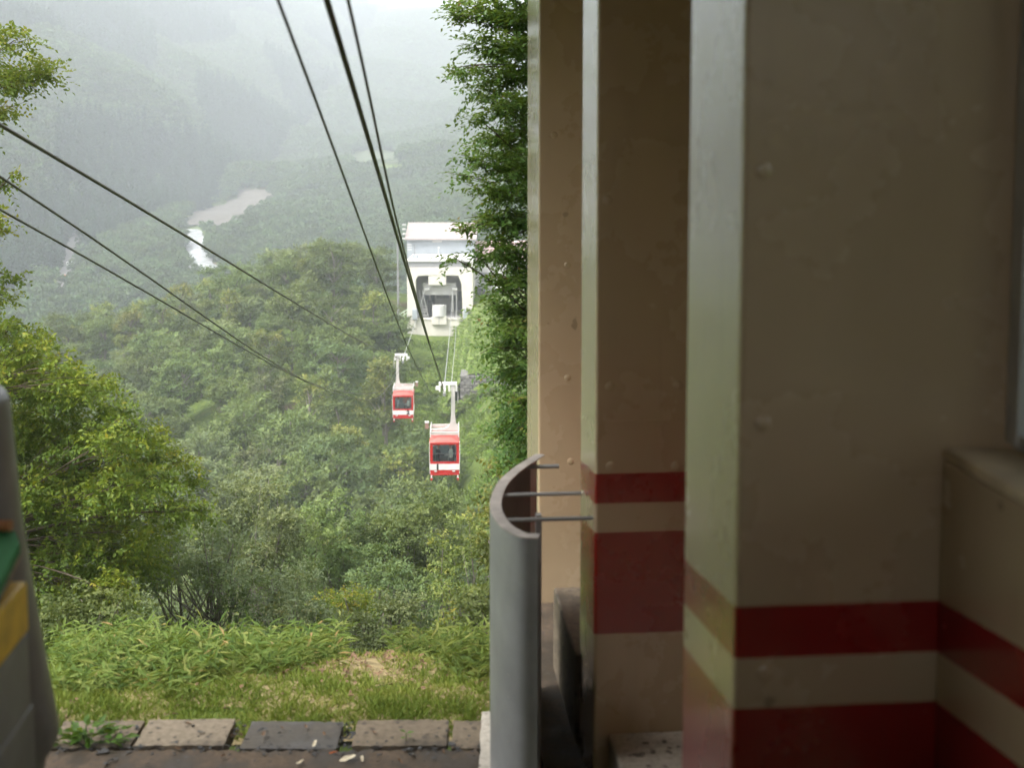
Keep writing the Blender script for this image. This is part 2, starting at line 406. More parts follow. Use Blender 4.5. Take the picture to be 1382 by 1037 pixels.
# ------------------------------------------------------------------ paint and concrete of the upper station
ANG = R(5.0)                                  # the station's axis, turned left of the view
ca, sa = math.cos(ANG), math.sin(ANG)
ZB = -4.8
A0, B1, B2, B3 = 1.317, 4.60, 8.23, 11.94     # pillar line and the front of each pillar
def worldY(a, b): return a * sa + b * ca
def zpix(py, a, b): return P(0, py, worldY(a, b)).z
KS = (zpix(640, A0, B2) - zpix(820, A0, B1)) / (B2 - B1)
S1 = zpix(820, A0, B1) - KS * B1; S2 = zpix(890, A0, B1) - KS * B1
S3 = zpix(958, A0, B1) - KS * B1; S4 = zpix(857, A0, B2) - KS * B2
def mat_station_paint(striped=True):
    m, n, bs, o = new_mat('station_paint')
    tc = N(n, 'ShaderNodeTexCoord'); sx = N(n, 'ShaderNodeSeparateXYZ'); n.links.new(tc.outputs['Object'], sx.inputs[0])
    z = mathn(n, 'ADD', sx.outputs[2], ZB); s = mathn(n, 'SUBTRACT', z, mathn(n, 'MULTIPLY', sx.outputs[1], KS))
    wob = noise(n, 7, 3); s = mathn(n, 'ADD', s, mathn(n, 'MULTIPLY_ADD', wob.outputs[0], .008, -.004))
    def band(lo, hi): return mathn(n, 'MULTIPLY', mathn(n, 'GREATER_THAN', s, lo), mathn(n, 'LESS_THAN', s, hi))
    red = mathn(n, 'MAXIMUM', band(S2, S1), band(S4, S3))
    big = noise(n, 1.3, 6); streak = noise(n, 1.6, 4, .5, stretch=(5, 5, .5)); fine = noise(n, 26, 5)
    cream = ramp(n, big.outputs[0], [(.3, (.445, .335, .215)), (.7, (.48, .365, .24))])
    redc = ramp(n, big.outputs[0], [(.3, (.22, .009, .008)), (.7, (.27, .014, .011))])
    c = mixc(n, red, cream.outputs[0], redc.outputs[0]) if striped else cream.outputs[0]
    dm = ramp(n, streak.outputs[0], [(.60, 0), (.85, .18)]); c = mixc(n, dm.outputs[0], c, (.15, .12, .085))
    sp = noise(n, 4.5, 2); spm = ramp(n, sp.outputs[0], [(.735, 0), (.76, .55)]); c = mixc(n, spm.outputs[0], c, (.12, .085, .05))
    n.links.new(c, bs.inputs['Base Color'])
    rr = ramp(n, big.outputs[0], [(.3, .24), (.7, .30)]); n.links.new(rr.outputs[0], bs.inputs['Roughness'])
    bs.inputs['Specular IOR Level'].default_value = .6; bs.inputs['Coat Weight'].default_value = .9; bs.inputs['Coat Roughness'].default_value = .16
    bump(n, bs, mathn(n, 'ADD', big.outputs[0], mathn(n, 'MULTIPLY', fine.outputs[0], .12)), .15, .03)
    return m
M['paint'] = mat_station_paint(); M['paint_plain'] = mat_station_paint(False)
def mat_concrete(name, c, wet=.5, dark=(.05, .042, .033), scale=2.2):
    m, n, bs, o = new_mat(name)
    a = noise(n, scale, 8, .65); b = noise(n, scale * 9, 8, .7); s = noise(n, scale * 3.3, 4)
    base = ramp(n, b.outputs[0], [(.3, [v * .7 for v in c]), (.7, [v * 1.2 for v in c])])
    dk = ramp(n, a.outputs[0], [(.60 - wet * .25, 0), (.72 - wet * .2, .85)])
    col = mixc(n, dk.outputs[0], base.outputs[0], dark)
    sp = ramp(n, s.outputs[0], [(.62, 0), (.66, .75)]); col = mixc(n, sp.outputs[0], col, (.07, .06, .055))
    tcv = N(n, 'ShaderNodeTexCoord'); vo = N(n, 'ShaderNodeTexVoronoi'); vo.inputs['Scale'].default_value = scale * 4.2; vo.inputs['Randomness'].default_value = 1.0
    wv = noise(n, scale * 6, 3); vv = N(n, 'ShaderNodeVectorMath', operation='MULTIPLY_ADD'); n.links.new(wv.outputs['Color'], vv.inputs[0]); vv.inputs[1].default_value = (.05, .05, .05); n.links.new(tcv.outputs['Object'], vv.inputs[2]); n.links.new(vv.outputs[0], vo.inputs['Vector'])
    vs_ = ramp(n, vo.outputs['Distance'], [(.14, .8), (.24, 0)]); col = mixc(n, vs_.outputs[0], col, (.075, .065, .055))
    n.links.new(col, bs.inputs['Base Color'])
    bs.inputs['Specular IOR Level'].default_value = .12 + .3 * (wet > .86)
    rr = ramp(n, a.outputs[0], [(.55 - wet * .2, .95), (.75 - wet * .2, .45)]); n.links.new(rr.outputs[0], bs.inputs['Roughness'])
    bump(n, bs, mathn(n, 'ADD', b.outputs[0], a.outputs[0]), .35, .006); return m
M['concrete_dry'] = mat_concrete('concrete_dry', (.235, .195, .145), .3)
M['concrete_wet'] = mat_concrete('concrete_wet', (.10, .088, .072), .9)
M['concrete_mid'] = mat_concrete('concrete_mid', (.185, .15, .11), .45)
M['concrete_sill'] = mat_concrete('concrete_sill', (.12, .09, .065), .8, scale=3.0)
M['concrete_light'] = mat_concrete('concrete_light', (.46, .42, .36), .05)
M['steel'] = mat_plain('steel', (.25, .255, .255), .45, .1, var=.2, scale=2.2, bumps=.08, spec=.5)
M['steel_dull'] = mat_plain('steel_dull', (.235, .235, .24), .5, .25, var=.25, scale=2.0, bumps=.1)
M['rust_steel'] = mat_plain('rust_steel', (.40, .36, .33), .55, .3, var=.3, scale=5, bumps=.15)
M['dark'] = mat_plain('dark_interior', (.05, .05, .05), .8, var=.3)
M['yellow'] = mat_plain('yellow_paint', (.85, .52, .04), .5, var=.25, scale=5, bumps=.2)
M['green_mat'] = mat_plain('green_mat', (.03, .22, .06), .85, var=.25, scale=30, bumps=.6)
M['wood_edge'] = mat_plain('wood_edge', (.30, .24, .18), .8, var=.4, scale=12, bumps=.4)
M['orange'] = mat_plain('orange_rail', (.42, .16, .05), .5, var=.3, scale=6)
M['alu'] = mat_plain('aluminium', (.52, .53, .55), .4, .3, var=.1, bumps=.02); M['sill_tan'] = mat_plain('tan_sill', (.60, .48, .33), .6, var=.2, scale=6)
M['ceiling'] = mat_plain('ceiling_paint', (.34, .28, .215), .8, var=.15)
M['floor'] = mat_plain('floor_concrete', (.30, .25, .19), .85, var=.2)
def mat_glass(name, tint=(.9, .93, .93)):
    m, n, bs, o = new_mat(name)
    g = N(n, 'ShaderNodeBsdfGlossy'); g.inputs['Roughness'].default_value = .03
    t = N(n, 'ShaderNodeBsdfTransparent'); t.inputs[0].default_value = (*tint, 1)
    fr = N(n, 'ShaderNodeFresnel'); fr.inputs[0].default_value = 1.45
    mx = N(n, 'ShaderNodeMixShader'); n.links.new(fr.outputs[0], mx.inputs[0]); n.links.new(t.outputs[0], mx.inputs[1]); n.links.new(g.outputs[0], mx.inputs[2])
    n.links.new(mx.outputs[0], o.inputs[0]); return m
M['glass'] = mat_glass('glass')

# ------------------------------------------------------------------ the upper station
st = empty('upper_station', (0, 0, ZB), ANG)
tag(st, 'cream station hall with dark red bands on its row of pillars', 'building')
def zl(z): return z - ZB
ROOF_Z = 3.9
def rivet(parent, a, b, z, r=.035):
    mb = MB(); n = 10; vs = []
    prof = [(r, 0), (r * .9, .003), (r * .6, .0055), (0.001, .006)]
    for (q, h) in prof:
        for k in range(n): vs.append((a + q * math.cos(2*math.pi*k/n), b - h, zl(z) + q * math.sin(2*math.pi*k/n)))
    fs = [(i*n+k, i*n+(k+1) % n, (i+1)*n+(k+1) % n, (i+1)*n+k) for i in range(3) for k in range(n)] + [tuple(range(3*n, 4*n))]
    mb.add(vs, fs); return mb.build('rivet', parent.data.materials[0], parent, smooth=True)
def pillar(a0, a1, b0, b1, z0=-6.0, mat='paint'):
    return MB().box(a0, a1, b0, b1, zl(z0), zl(ROOF_Z)).build('pillar', M[mat], st, bevel=.02)
def loc_pix(px, py, b):
    """station coordinates (a, z) of the photo pixel on the plane at b"""
    d = P(px, py, 1.0); k = -d.x * sa + d.y * ca; t = b / k
    return (d.x * ca + d.y * sa) * t, d.z * t
p1 = pillar(A0, 2.75, B1, 5.50); p2 = pillar(A0, 2.44, B2, 8.95); p3 = pillar(A0, 2.3, B3, 13.10, mat='paint_plain')
for (px, py) in ((1030, 572), (1032, 910), (1030, 230)):
    a, z = loc_pix(px, py, B1); rivet(p1, a, B1, z)
for (px, py) in ((823, 522), (915, 520), (824, 630), (912, 629), (820, 270)):
    a, z = loc_pix(px, py, B2); rivet(p2, a, B2, z)
for (px, py) in ((766, 510), (770, 623), (748, 182), (766, 358), (747, 5)):
    a, z = loc_pix(px, py, B3); rivet(p3, a, B3, z)
a, z = loc_pix(812, 570, B2)
MB().box(A0 + .02, 2.1, B2 - .004, B2 + .01, zl(z - .006), zl(z + .006)).build('weld_seam', M['paint'], p2)
# the side wall with its ledge and window, towards the platform
AW = loc_pix(1266, 800, B1)[0]; ASILL, ZSILL = loc_pix(1290, 604, B1)
AWIN = 2.445
wl = MB().box(AW, AWIN + .3, -6, B1 - .002, zl(-6), zl(ZSILL - .05)).build('side_wall', M['paint'], st, bevel=.015)
MB().box(AW - .03 + .03, AWIN + .28, -6, B1 - .004, zl(ZSILL - .048), zl(ZSILL)).build('window_sill', M['sill_tan'], st, bevel=.012)
wf = MB()
WT = 2.6
for b0 in (-6, -2.5, 1.0):
    b1 = b0 + 3.5
    for q in (b0 + .02, b1 - .24): wf.box(AWIN, AWIN + .07, q, q + .07, zl(ZSILL + .02), zl(WT))
wf.box(AWIN, AWIN + .07, -6, B1 - .05, zl(ZSILL + .003), zl(ZSILL + .07)); wf.box(AWIN, AWIN + .07, -6, B1 - .05, zl(WT - .07), zl(WT + .02))
wf.box(AWIN - .01, AWIN + .06, B1 - .10, B1 - .004, zl(ZSILL + .02), zl(WT))
win = wf.build('window', M['alu'], st, bevel=.006)
MB().box(AWIN + .03, AWIN + .036, -5.9, B1 - .1, zl(ZSILL + .05), zl(WT - .05)).build('pane', M['glass'], win)
MB().box(AWIN + .01, AWIN + .25, -6, B1 - .004, zl(WT + .02), zl(ROOF_Z)).build('upper_wall', M['paint'], st)
# low ledges between the pillars
aL, zL1 = loc_pix(821, 990, B2)
MB().box(aL, 2.4, 5.503, B2 - .003, zl(-6), zl(zL1)).build('ledge', M['concrete_light'], st, bevel=.02)
MB().box(A0 - .03, 2.4, 8.953, 10.4, zl(-6), zl(-3.98)).build('ledge', M['concrete_mid'], st, bevel=.02)
# walls between the pillars, behind the ledges
MB().box(2.30, 2.38, 5.503, B2 - .003, zl(zL1 + .002), zl(ROOF_Z)).build('bay_wall', M['paint'], st)
MB().box(2.30, 2.38, 8.953, B3 - .003, zl(-3.97), zl(ROOF_Z)).build('bay_wall', M['paint'], st)
# roof, back and left wall, platform floor behind the camera
MB().box(-9.0, -1.603, -7, 6.4, zl(ROOF_Z + .003), zl(ROOF_Z + .35)).build('roof', M['ceiling'], st)
MB().box(-1.6, 2.9, -7, 13.8, zl(ROOF_Z + .003), zl(ROOF_Z + .3)).build('shade_canopy', M['ceiling'], st)  # unseen roof piece, carried forward over the pillars to shade them
MB().box(-1.6, -1.5, 6.42, 13.8, zl(1.9), zl(ROOF_Z)).build('side_sky_screen', M['ceiling'], st)  # unseen panel added to keep high sky light off the pillars
MB().box(-9.0, 2.6, -7, -6.7, zl(-6), zl(.3)).build('back_wall', M['ceiling'], st)
MB().box(-9.0, 2.6, -7, -6.7, zl(2.9), zl(ROOF_Z)).build('back_wall', M['ceiling'], st)
MB().box(-2.60, -2.45, -6.68, 2.2, zl(-6), zl(ROOF_Z)).build('light_screen_wall', M['ceiling'], st)  # unseen wall added to block light from the left
MB().box(-9.0, -8.7, -6.68, 6.3, zl(-6), zl(ROOF_Z)).build('left_wall', M['ceiling'], st)
MB().box(-1.24, AW - .02, -6.68, 2.0, zl(-2.2), zl(-1.62)).build('platform_floor', M['floor'], st)
MB().box(1.0, 2.29, 7.0, 11.9, zl(-6), zl(-4.72)).build('apron', M['concrete_sill'], st)
MB().box(-8.68, A0 - .03, 6.1, 6.4, zl(1.2), zl(ROOF_Z)).build('front_sky_screen', M['ceiling'], st)  # unseen board added under the roof edge to cut sky light inside
# ceiling beams
for b in (-3.5, 0, 3.5):
    MB().box(-8.68, A0 - .02, b, b + .3, zl(ROOF_Z - .5), zl(ROOF_Z)).build('beam', M['ceiling'], st)

# ------------------------------------------------------------------ curved cabin guide on brackets
def arc_pts():
    keys = [loc_pix(726, 736, 7.75), loc_pix(700, 733, 7.8), loc_pix(674, 716, 8.05), loc_pix(661, 686, 8.5), loc_pix(670, 652, 9.05), loc_pix(692, 630, 9.5), loc_pix(723, 617, 9.95)]
    bs_ = [7.75, 7.8, 8.05, 8.5, 9.05, 9.5, 9.95]
    return [(k[0], b) for k, b in zip(keys, bs_)]
def catmull(pts, n=6):
    pts = [Vector(p) for p in pts]; out = []
    ext = [pts[0] * 2 - pts[1]] + pts + [pts[-1] * 2 - pts[-2]]
    for i in range(1, len(ext) - 2):
        a, b, c, d = ext[i-1], ext[i], ext[i+1], ext[i+2]
        for k in range(n):
            t = k / n; out.append(.5 * ((2*b) + (c - a) * t + (2*a - 5*b + 4*c - d) * t*t + (3*b - a - 3*c + d) * t**3))
    out.append(pts[-1]); return out
gp = catmull(arc_pts(), 6)
ZT = -2.62
guide = empty('cabin_guide', Vector((gp[18][0]*ca - gp[18][1]*sa, gp[18][0]*sa + gp[18][1]*ca, ZB)), 0)
tag(guide, 'curved grey steel cabin guide standing out from the pillars on thin bars', 'guide rail')
def st2w(p): return Vector((p[0]*ca - p[1]*sa, p[0]*sa + p[1]*ca, p[2])) - guide.location
def sheet(pts, z0, z1, th, z1b=None):
    """a bent plate following pts, thickened outwards"""
    n = len(pts); mb = MB(); vs = []
    for i, p in enumerate(pts):
        t = (Vector(pts[min(i+1, n-1)]) - Vector(pts[max(i-1, 0)])).normalized(); nn = Vector((t.y, -t.x))
        for off in (0, th):
            q = Vector(p) + nn * off
            vs += [st2w((q.x, q.y, z0)), st2w((q.x, q.y, z1))]
    fs = []
    for i in range(n - 1):
        a, b = i*4, (i+1)*4
        fs += [(a, b, b+1, a+1), (a+2, a+3, b+3, b+2), (a+1, b+1, b+3, a+3), (a, a+2, b+2, b)]
    fs += [(0, 1, 3, 2), (4*(n-1), 4*(n-1)+2, 4*(n-1)+3, 4*(n-1)+1)]
    return mb.add(vs, fs)
o = sheet(gp, -6.0, ZT - .012, .012).build('plate', M['steel'], guide, smooth=False)
for p_ in o.data.polygons: p_.use_smooth = abs(p_.normal.z) < .5
o.data.set_sharp_from_angle(angle=R(40))
sheet([Vector(p) + (Vector((.78, 8.85)) - Vector(p)).normalized() * .03 for p in gp], -6.0, ZT - .04, .004).build('dark_inner_sheet', mat_plain('dark_inner_grey', (.05, .052, .052), .7, var=.3), guide)  # dark sheet added inside the guide to keep its inner face dark
sheet([Vector(p) for p in gp], ZT - .010, ZT, .085).build('top_flange', M['rust_steel'], guide)
for k in (20, 26):   # vertical rows of weld studs along the plate
    pass
for (b, aa) in ((8.30, None), (8.92, None)):
    a_in = min((abs(Vector(p)[1] - b), Vector(p)[0]) for p in gp)[1]
    mb = MB(); mb.tube([st2w((a_in + .06, b, ZT - .05)), st2w((A0 + .002, b, ZT - .05))], .016, 8); mb.build('bracket_bar', M['steel'], guide)
mb = MB(); mb.tube([st2w((gp[-4][0] + .03, 9.75, ZT - .06)), st2w((1.25, 9.75, ZT - .06))], .018, 8); mb.build('bracket_bar', M['steel'], guide)
mb = MB(); mb.add([st2w(q) for q in [(.93, 8.55, -6), (.97, 8.55, -6), (.97, 8.62, -6), (.93, 8.62, -6), (.93, 8.55, ZT-.1), (.97, 8.55, ZT-.1), (.97, 8.62, ZT-.1), (.93, 8.62, ZT-.1)]],
       [(0,3,2,1),(4,5,6,7),(0,1,5,4),(1,2,6,5),(2,3,7,6),(3,0,4,7)]); mb.build('stiffener', M['steel'], guide)
mb = MB()
for i in range(14):
    z = ZT - .22 - i * .16; q = gp[9]; t = (Vector(gp[10]) - Vector(gp[8])).normalized(); nn = Vector((-t.y, t.x))
    c = Vector(q) + nn * .0; mb.add([st2w((c.x + dx, c.y + dy, z + dz)) for dx in (-.004, .004) for dy in (-.004, .004) for dz in (-.004, .004)],
                                    [(0,1,3,2),(4,6,7,5),(0,4,5,1),(2,3,7,6),(0,2,6,4),(1,5,7,3)])
tag(mb.build('weld_studs', M['rust_steel'], guide), kind='stuff')

# ------------------------------------------------------------------ near ground: sill, gutter slabs, kerb
def jitter_box(name, x0, x1, y0, y1, z0, z1, mat, seed, nx=26, ny=9, amp=.0015, parent=None, tilt=0, rot=0, chip=.003):
    """a cast block with uneven top and chipped edges; origin at its base"""
    rng = np.random.default_rng(seed); cx, cy = (x0+x1)/2, (y0+y1)/2
    xs = np.linspace(x0-cx, x1-cx, nx); ys = np.linspace(y0-cy, y1-cy, ny); V = []; F = []
    for iy, y in enumerate(ys):
        for ix, x in enumerate(xs):
            e = (ix in (0, nx-1)) or (iy in (0, ny-1))
            V.append((x + (rng.normal(0, chip) if e else 0), y + (rng.normal(0, chip) if e else 0), z1 - z0 + rng.normal(0, amp) - (abs(rng.normal(0, chip)) if e else 0)))
    def id(ix, iy): return iy * nx + ix
    for iy in range(ny-1):
        for ix in range(nx-1): F.append((id(ix,iy), id(ix+1,iy), id(ix+1,iy+1), id(ix,iy+1)))
    border = [id(i,0) for i in range(nx)] + [id(nx-1,i) for i in range(1,ny)] + [id(i,ny-1) for i in range(nx-2,-1,-1)] + [id(0,i) for i in range(ny-2,0,-1)]
    nb = len(V)
    for b in border: V.append((V[b][0], V[b][1], 0))
    n = len(border)
    for k in range(n): F.append((border[k], nb + k, nb + (k+1) % n, border[(k+1) % n]))
    me = bpy.data.meshes.new(name); me.from_pydata(V, [], F)
    o = obj(name, me, mat, parent); o.location = (cx, cy, z0); o.rotation_euler = (tilt, 0, rot)
    me.polygons.foreach_set('use_smooth', np.ones(len(me.polygons), dtype=bool)); me.set_sharp_from_angle(angle=R(40))
    return o
ZG = -4.66
def xg(px, Y): return (px - 691) / FPX * Y / (math.cos(PITCH) + .0)
def row_pt(px, py, z):
    d = P(px, py, 1.0); t = z / d.z; return Vector((d.x * t, t, z))
sl_specs = [(72, 186, 'concrete_mid', -.004, .012, 'grey gutter slab beside the weed clump, its end under leaves'),
            (189, 311, 'concrete_dry', .012, .02, 'pale dry gutter slab with round dark spots, one end raised'),
            (329, 460, 'concrete_wet', -.01, -.012, 'dark wet gutter slab shining between two open joints'),
            (476, 605, 'concrete_mid', .008, .014, 'brown-grey gutter slab with a wet lower edge and tiny sprout'),
            (608, 672, 'concrete_mid', -.004, .0, 'short grey gutter slab against the pale kerb')]
for i, (x0, x1, mt, dz, rot, lab) in enumerate(sl_specs):
    a = row_pt(x0, 1009, ZG); b = row_pt(x1, 973, ZG)
    sx0 = row_pt(x0 + 3, 990, ZG).x; sx1 = row_pt(x1 - 1, 990, ZG).x
    o = jitter_box('gutter_slab', sx0, sx1, a.y, b.y, ZG - .13, ZG + dz, M[mt], 40 + i, tilt=R(-.6) if i % 2 else R(.8), rot=rot)
    tag(o, lab, 'slab', 'concrete slabs over the gutter')
ya = row_pt(300, 1010, ZG).y
sill = jitter_box('concrete_sill', row_pt(48, 1020, ZG).x, row_pt(646, 1020, ZG).x, 7.0, ya - .02, -6.2, ZG - .005, M['concrete_sill'], 77, 70, 22, .004, chip=.008)
tag(sill, 'worn wet concrete sill stained black in front of the gutter slabs', 'sill')
k0 = row_pt(660, 962, ZG + .04)
kerb = jitter_box('kerb', row_pt(641, 1030, ZG).x + .03, row_pt(664, 1030, ZG).x + .06, 7.0, k0.y, -5.6, ZG + .05, M['concrete_light'], 78, 6, 20, .004, rot=R(0), chip=.005)
tag(kerb, 'pale concrete kerb running back from the foot of the curved guide', 'kerb')

# ------------------------------------------------------------------ left boarding platform
pf = empty('boarding_platform', (0, 0, ZB), ANG)
tag(pf, 'grey boarding platform end with yellow nosing, green mat and tall bent plate', 'platform')
bE = 5.35
aE, zE = loc_pix(38, 783, bE); _, zE2 = loc_pix(40, 852, bE)
MB().box(aE - 2.5, aE - .004, -3, bE - .004, zl(-6), zl(zE2 - .003)).build('side_wall', M['steel_dull'], pf, bevel=.012)
MB().box(aE - 2.5, aE, -3, bE, zl(zE2), zl(zE)).build('yellow_nosing', M['yellow'], pf, bevel=.02)
def quad3(pts, th, name, mat):
    mb = MB(); n = len(pts); mb.add([(p[0], p[1], p[2]) for p in pts] + [(p[0], p[1], p[2] - th) for p in pts],
        [tuple(range(n)), tuple(range(2*n-1, n-1, -1))] + [(i, n+i, n+(i+1) % n, (i+1) % n) for i in range(n)]); return mb.build(name, mat, pf, bevel=.004)
def stz(px, py, z):
    d = P(px, py, 1.0); t = z / d.z; return (d.x * ca + d.y * sa) * t, (-d.x * sa + d.y * ca) * t, zl(z)
zm = zE + .16
m1, m2, m3, m4 = stz(-90, 718, zm), stz(21, 717, zm), stz(27, 733, zm), stz(-40, 868, zm)
board = quad3([m1, m2, m3, m4], .05, 'green_mat', M['green_mat'])
quad3([(p[0], p[1], p[2] - .0515) for p in (m1, m2, m3, m4)], .03, 'board', M['wood_edge'])
o1, o2 = stz(-90, 710, zm + .03), stz(15, 710, zm + .03)
mb = MB(); mb.tube([o1, o2], .028, 8); mb.build('orange_rail', M['orange'], pf)
# the tall bent plate at the platform's end, flared towards the foot
sil = [(2, 532), (9, 545), (17, 620), (25, 700), (38, 780), (50, 850), (62, 915), (71, 960), (77, 993), (74, 1006), (60, 1030), (50, 1080)]
mb = MB(); nseg = 12; vs = []
bC = 5.9
for (px, py) in sil:
    a, z = loc_pix(px, py, bC)
    for k in range(nseg + 1):
        th = R(-75) + R(165) * k / nseg; rr = .34
        vs.append((a - rr + rr * math.cos(th), bC + rr * math.sin(th), zl(z)))
fs = []
for i in range(len(sil) - 1):
    for k in range(nseg): q = i*(nseg+1) + k; fs.append((q, q+1, q+nseg+2, q+nseg+1))
mb.add(vs, fs); o = mb.build('bent_plate', M['steel_dull'], pf, smooth=True)
sm = o.modifiers.new('thick', 'SOLIDIFY'); sm.thickness = .03; sm.offset = -1
mb = MB(); a, z = loc_pix(40, 950, bE)
mb.box(aE - .3, aE + .006, 2.5, bE + .004, zl(z - 1.0), zl(z)).build('lower_plate', M['steel_dull'], pf, bevel=.012)

# ------------------------------------------------------------------ ropes
LANE = -.0458
def lane_x(y, lane, off=0): return (-.8 if lane == 1 else -4.8) + off + LANE * y
def rope(name, pts, r, mat, label, group):
    sm_ = catmull(pts, 8); base = Vector(sm_[0])
    mb = MB(); mb.tube([p - base for p in sm_], r, 6); o = mb.build(name, mat, None, smooth=True); o.location = base
    tag(o, label, 'cable', group); return o
M['rope'] = mat_plain('oiled_rope', (.035, .026, .022), .5, .3, var=.3, scale=20, bumps=0)
M['rope_thin'] = mat_plain('wire_rope', (.05, .042, .038), .45, .5, var=.3, scale=20, bumps=0)
M['rope_bright'] = mat_plain('bright_wire_rope', (.45, .45, .45), .35, .7, var=.2, scale=20, bumps=0)
Yc1, Yc2, Ys = 72.0, 103.0, 168.5
G1 = P(599, 528, Yc1); G2 = P(543, 486, Yc2)
zs_ = P(600, 392, Ys).z
G = 'ropes of the cableway'
rope('track_rope', [(lane_x(-4, 1), -4, 3.55), (lane_x(7.4, 1), 7.4, P(0, 0, 7.4).z), (lane_x(30, 1, -.02), 30, -4.75), (lane_x(52, 1), 52, -10.1), (G1.x, Yc1, G1.z)], .0215, M['rope'], 'thickest dark rope passing overhead to the nearer cabin', G)
rope('track_rope', [(G1.x, Yc1, G1.z), (lane_x(120, 1), 120, -18.0), (lane_x(Ys, 1), Ys, zs_)], .03, M['rope_bright'], 'pale track rope rising from cabin 1 to the lower station', G)
rope('track_rope', [(lane_x(-4, 2), -4, 3.45), (lane_x(12.4, 2), 12.4, P(0, 165, 12.4).z), (lane_x(55, 2), 55, -8.9), (G2.x, Yc2, G2.z)], .0225, M['rope'], 'thick dark track rope on the left lane, ending at the smaller cabin', G)
rope('track_rope', [(G2.x, Yc2, G2.z), (lane_x(135, 2), 135, -19.6), (lane_x(Ys, 2), Ys, zs_)], .03, M['rope_bright'], 'pale track rope between cabin 2 and the lower station', G)
rope('haul_rope', [(lane_x(-4, 1, -.26), -4, 3.9), (lane_x(7.2, 1, -.27), 7.2, P(0, 0, 7.2).z), (lane_x(27, 1, -.35), 27, -4.6), (lane_x(53, 1, -.35), 53, -11.2), (G1.x - .25, Yc1 - .6, G1.z - .15)], .0115, M['rope_thin'], 'thin haul rope beside the thick one, sagging to cabin 1', G)
rope('haul_rope', [(lane_x(-4, 1, .14), -4, 4.1), (lane_x(7.3, 1, .14), 7.3, P(0, 0, 7.3).z), (lane_x(15.1, 1, .14), 15.1, -1.42), (lane_x(38, 1, .14), 38, -7.25), (G1.x + .1, Yc1 - .6, G1.z - .1)], .0115, M['rope_thin'], 'thin haul rope crossing behind the thick one towards cabin 1', G)
rope('haul_rope', [(G1.x + .4, Yc1 + .6, G1.z - .1), (lane_x(120, 1, .55), 120, -18.6), (lane_x(Ys, 1, .55), Ys, zs_ - .1)], .022, M['rope_bright'], 'pale haul rope rising from cabin 1 to the lower station', G)
rope('haul_rope', [(lane_x(-4, 2, .2), -4, 4.1), (lane_x(11.9, 2, .2), 11.9, P(0, 237, 11.9).z), (lane_x(39, 2, .2), 39, P(0, 522, 39).z), (lane_x(74, 2, .2), 74, -15.2), (G2.x + .15, Yc2 - .6, G2.z - .1)], .0145, M['rope_thin'], 'upper of two thin haul ropes slanting down to cabin 2', G)
rope('haul_rope', [(lane_x(-4, 2, -.2), -4, 3.8), (lane_x(12.95, 2, -.2), 12.95, P(0, 283, 12.95).z), (lane_x(42.6, 2, -.2), 42.6, P(0, 524, 42.6).z), (lane_x(74, 2, -.2), 74, -15.7), (G2.x - .2, Yc2 - .6, G2.z - .3)], .0145, M['rope_thin'], 'lower of two thin haul ropes slanting down to cabin 2', G)

# ------------------------------------------------------------------ cable cars
M['car_red'] = mat_plain('cabin_red', (.38, .012, .010), .38, var=.12, scale=3, bumps=.03, coat=.4)
M['car_white'] = mat_plain('cabin_white', (.58, .57, .555), .45, var=.08, scale=3, bumps=.03)
M['car_grey'] = mat_plain('hanger_paint', (.44, .42, .40), .5, var=.15, scale=2.5, bumps=.05)
M['car_roof'] = mat_plain('weathered_red', (.42, .085, .07), .6, var=.2, scale=3, bumps=.05)
M['car_in'] = mat_plain('cabin_inside', (.42, .50, .54), .6, var=.1)
M['black'] = mat_plain('black_paint', (.03, .03, .03), .5, var=.1)
M['brown'] = mat_plain('brown_box', (.22, .14, .11), .6, var=.2)
def text_mesh(s, size, depth):
    cu = bpy.data.curves.new('t', 'FONT'); cu.body = s; cu.size = size; cu.extrude = depth; cu.align_x = 'CENTER'; cu.offset = .035
    t = bpy.data.objects.new('t', cu); COL.objects.link(t); bpy.context.view_layer.update()
    me = bpy.data.meshes.new_from_object(t.evaluated_get(bpy.context.evaluated_depsgraph_get()))
    bpy.data.objects.remove(t); me.materials.clear(); return me
CW, CL, CH = .885, 1.35, 2.03
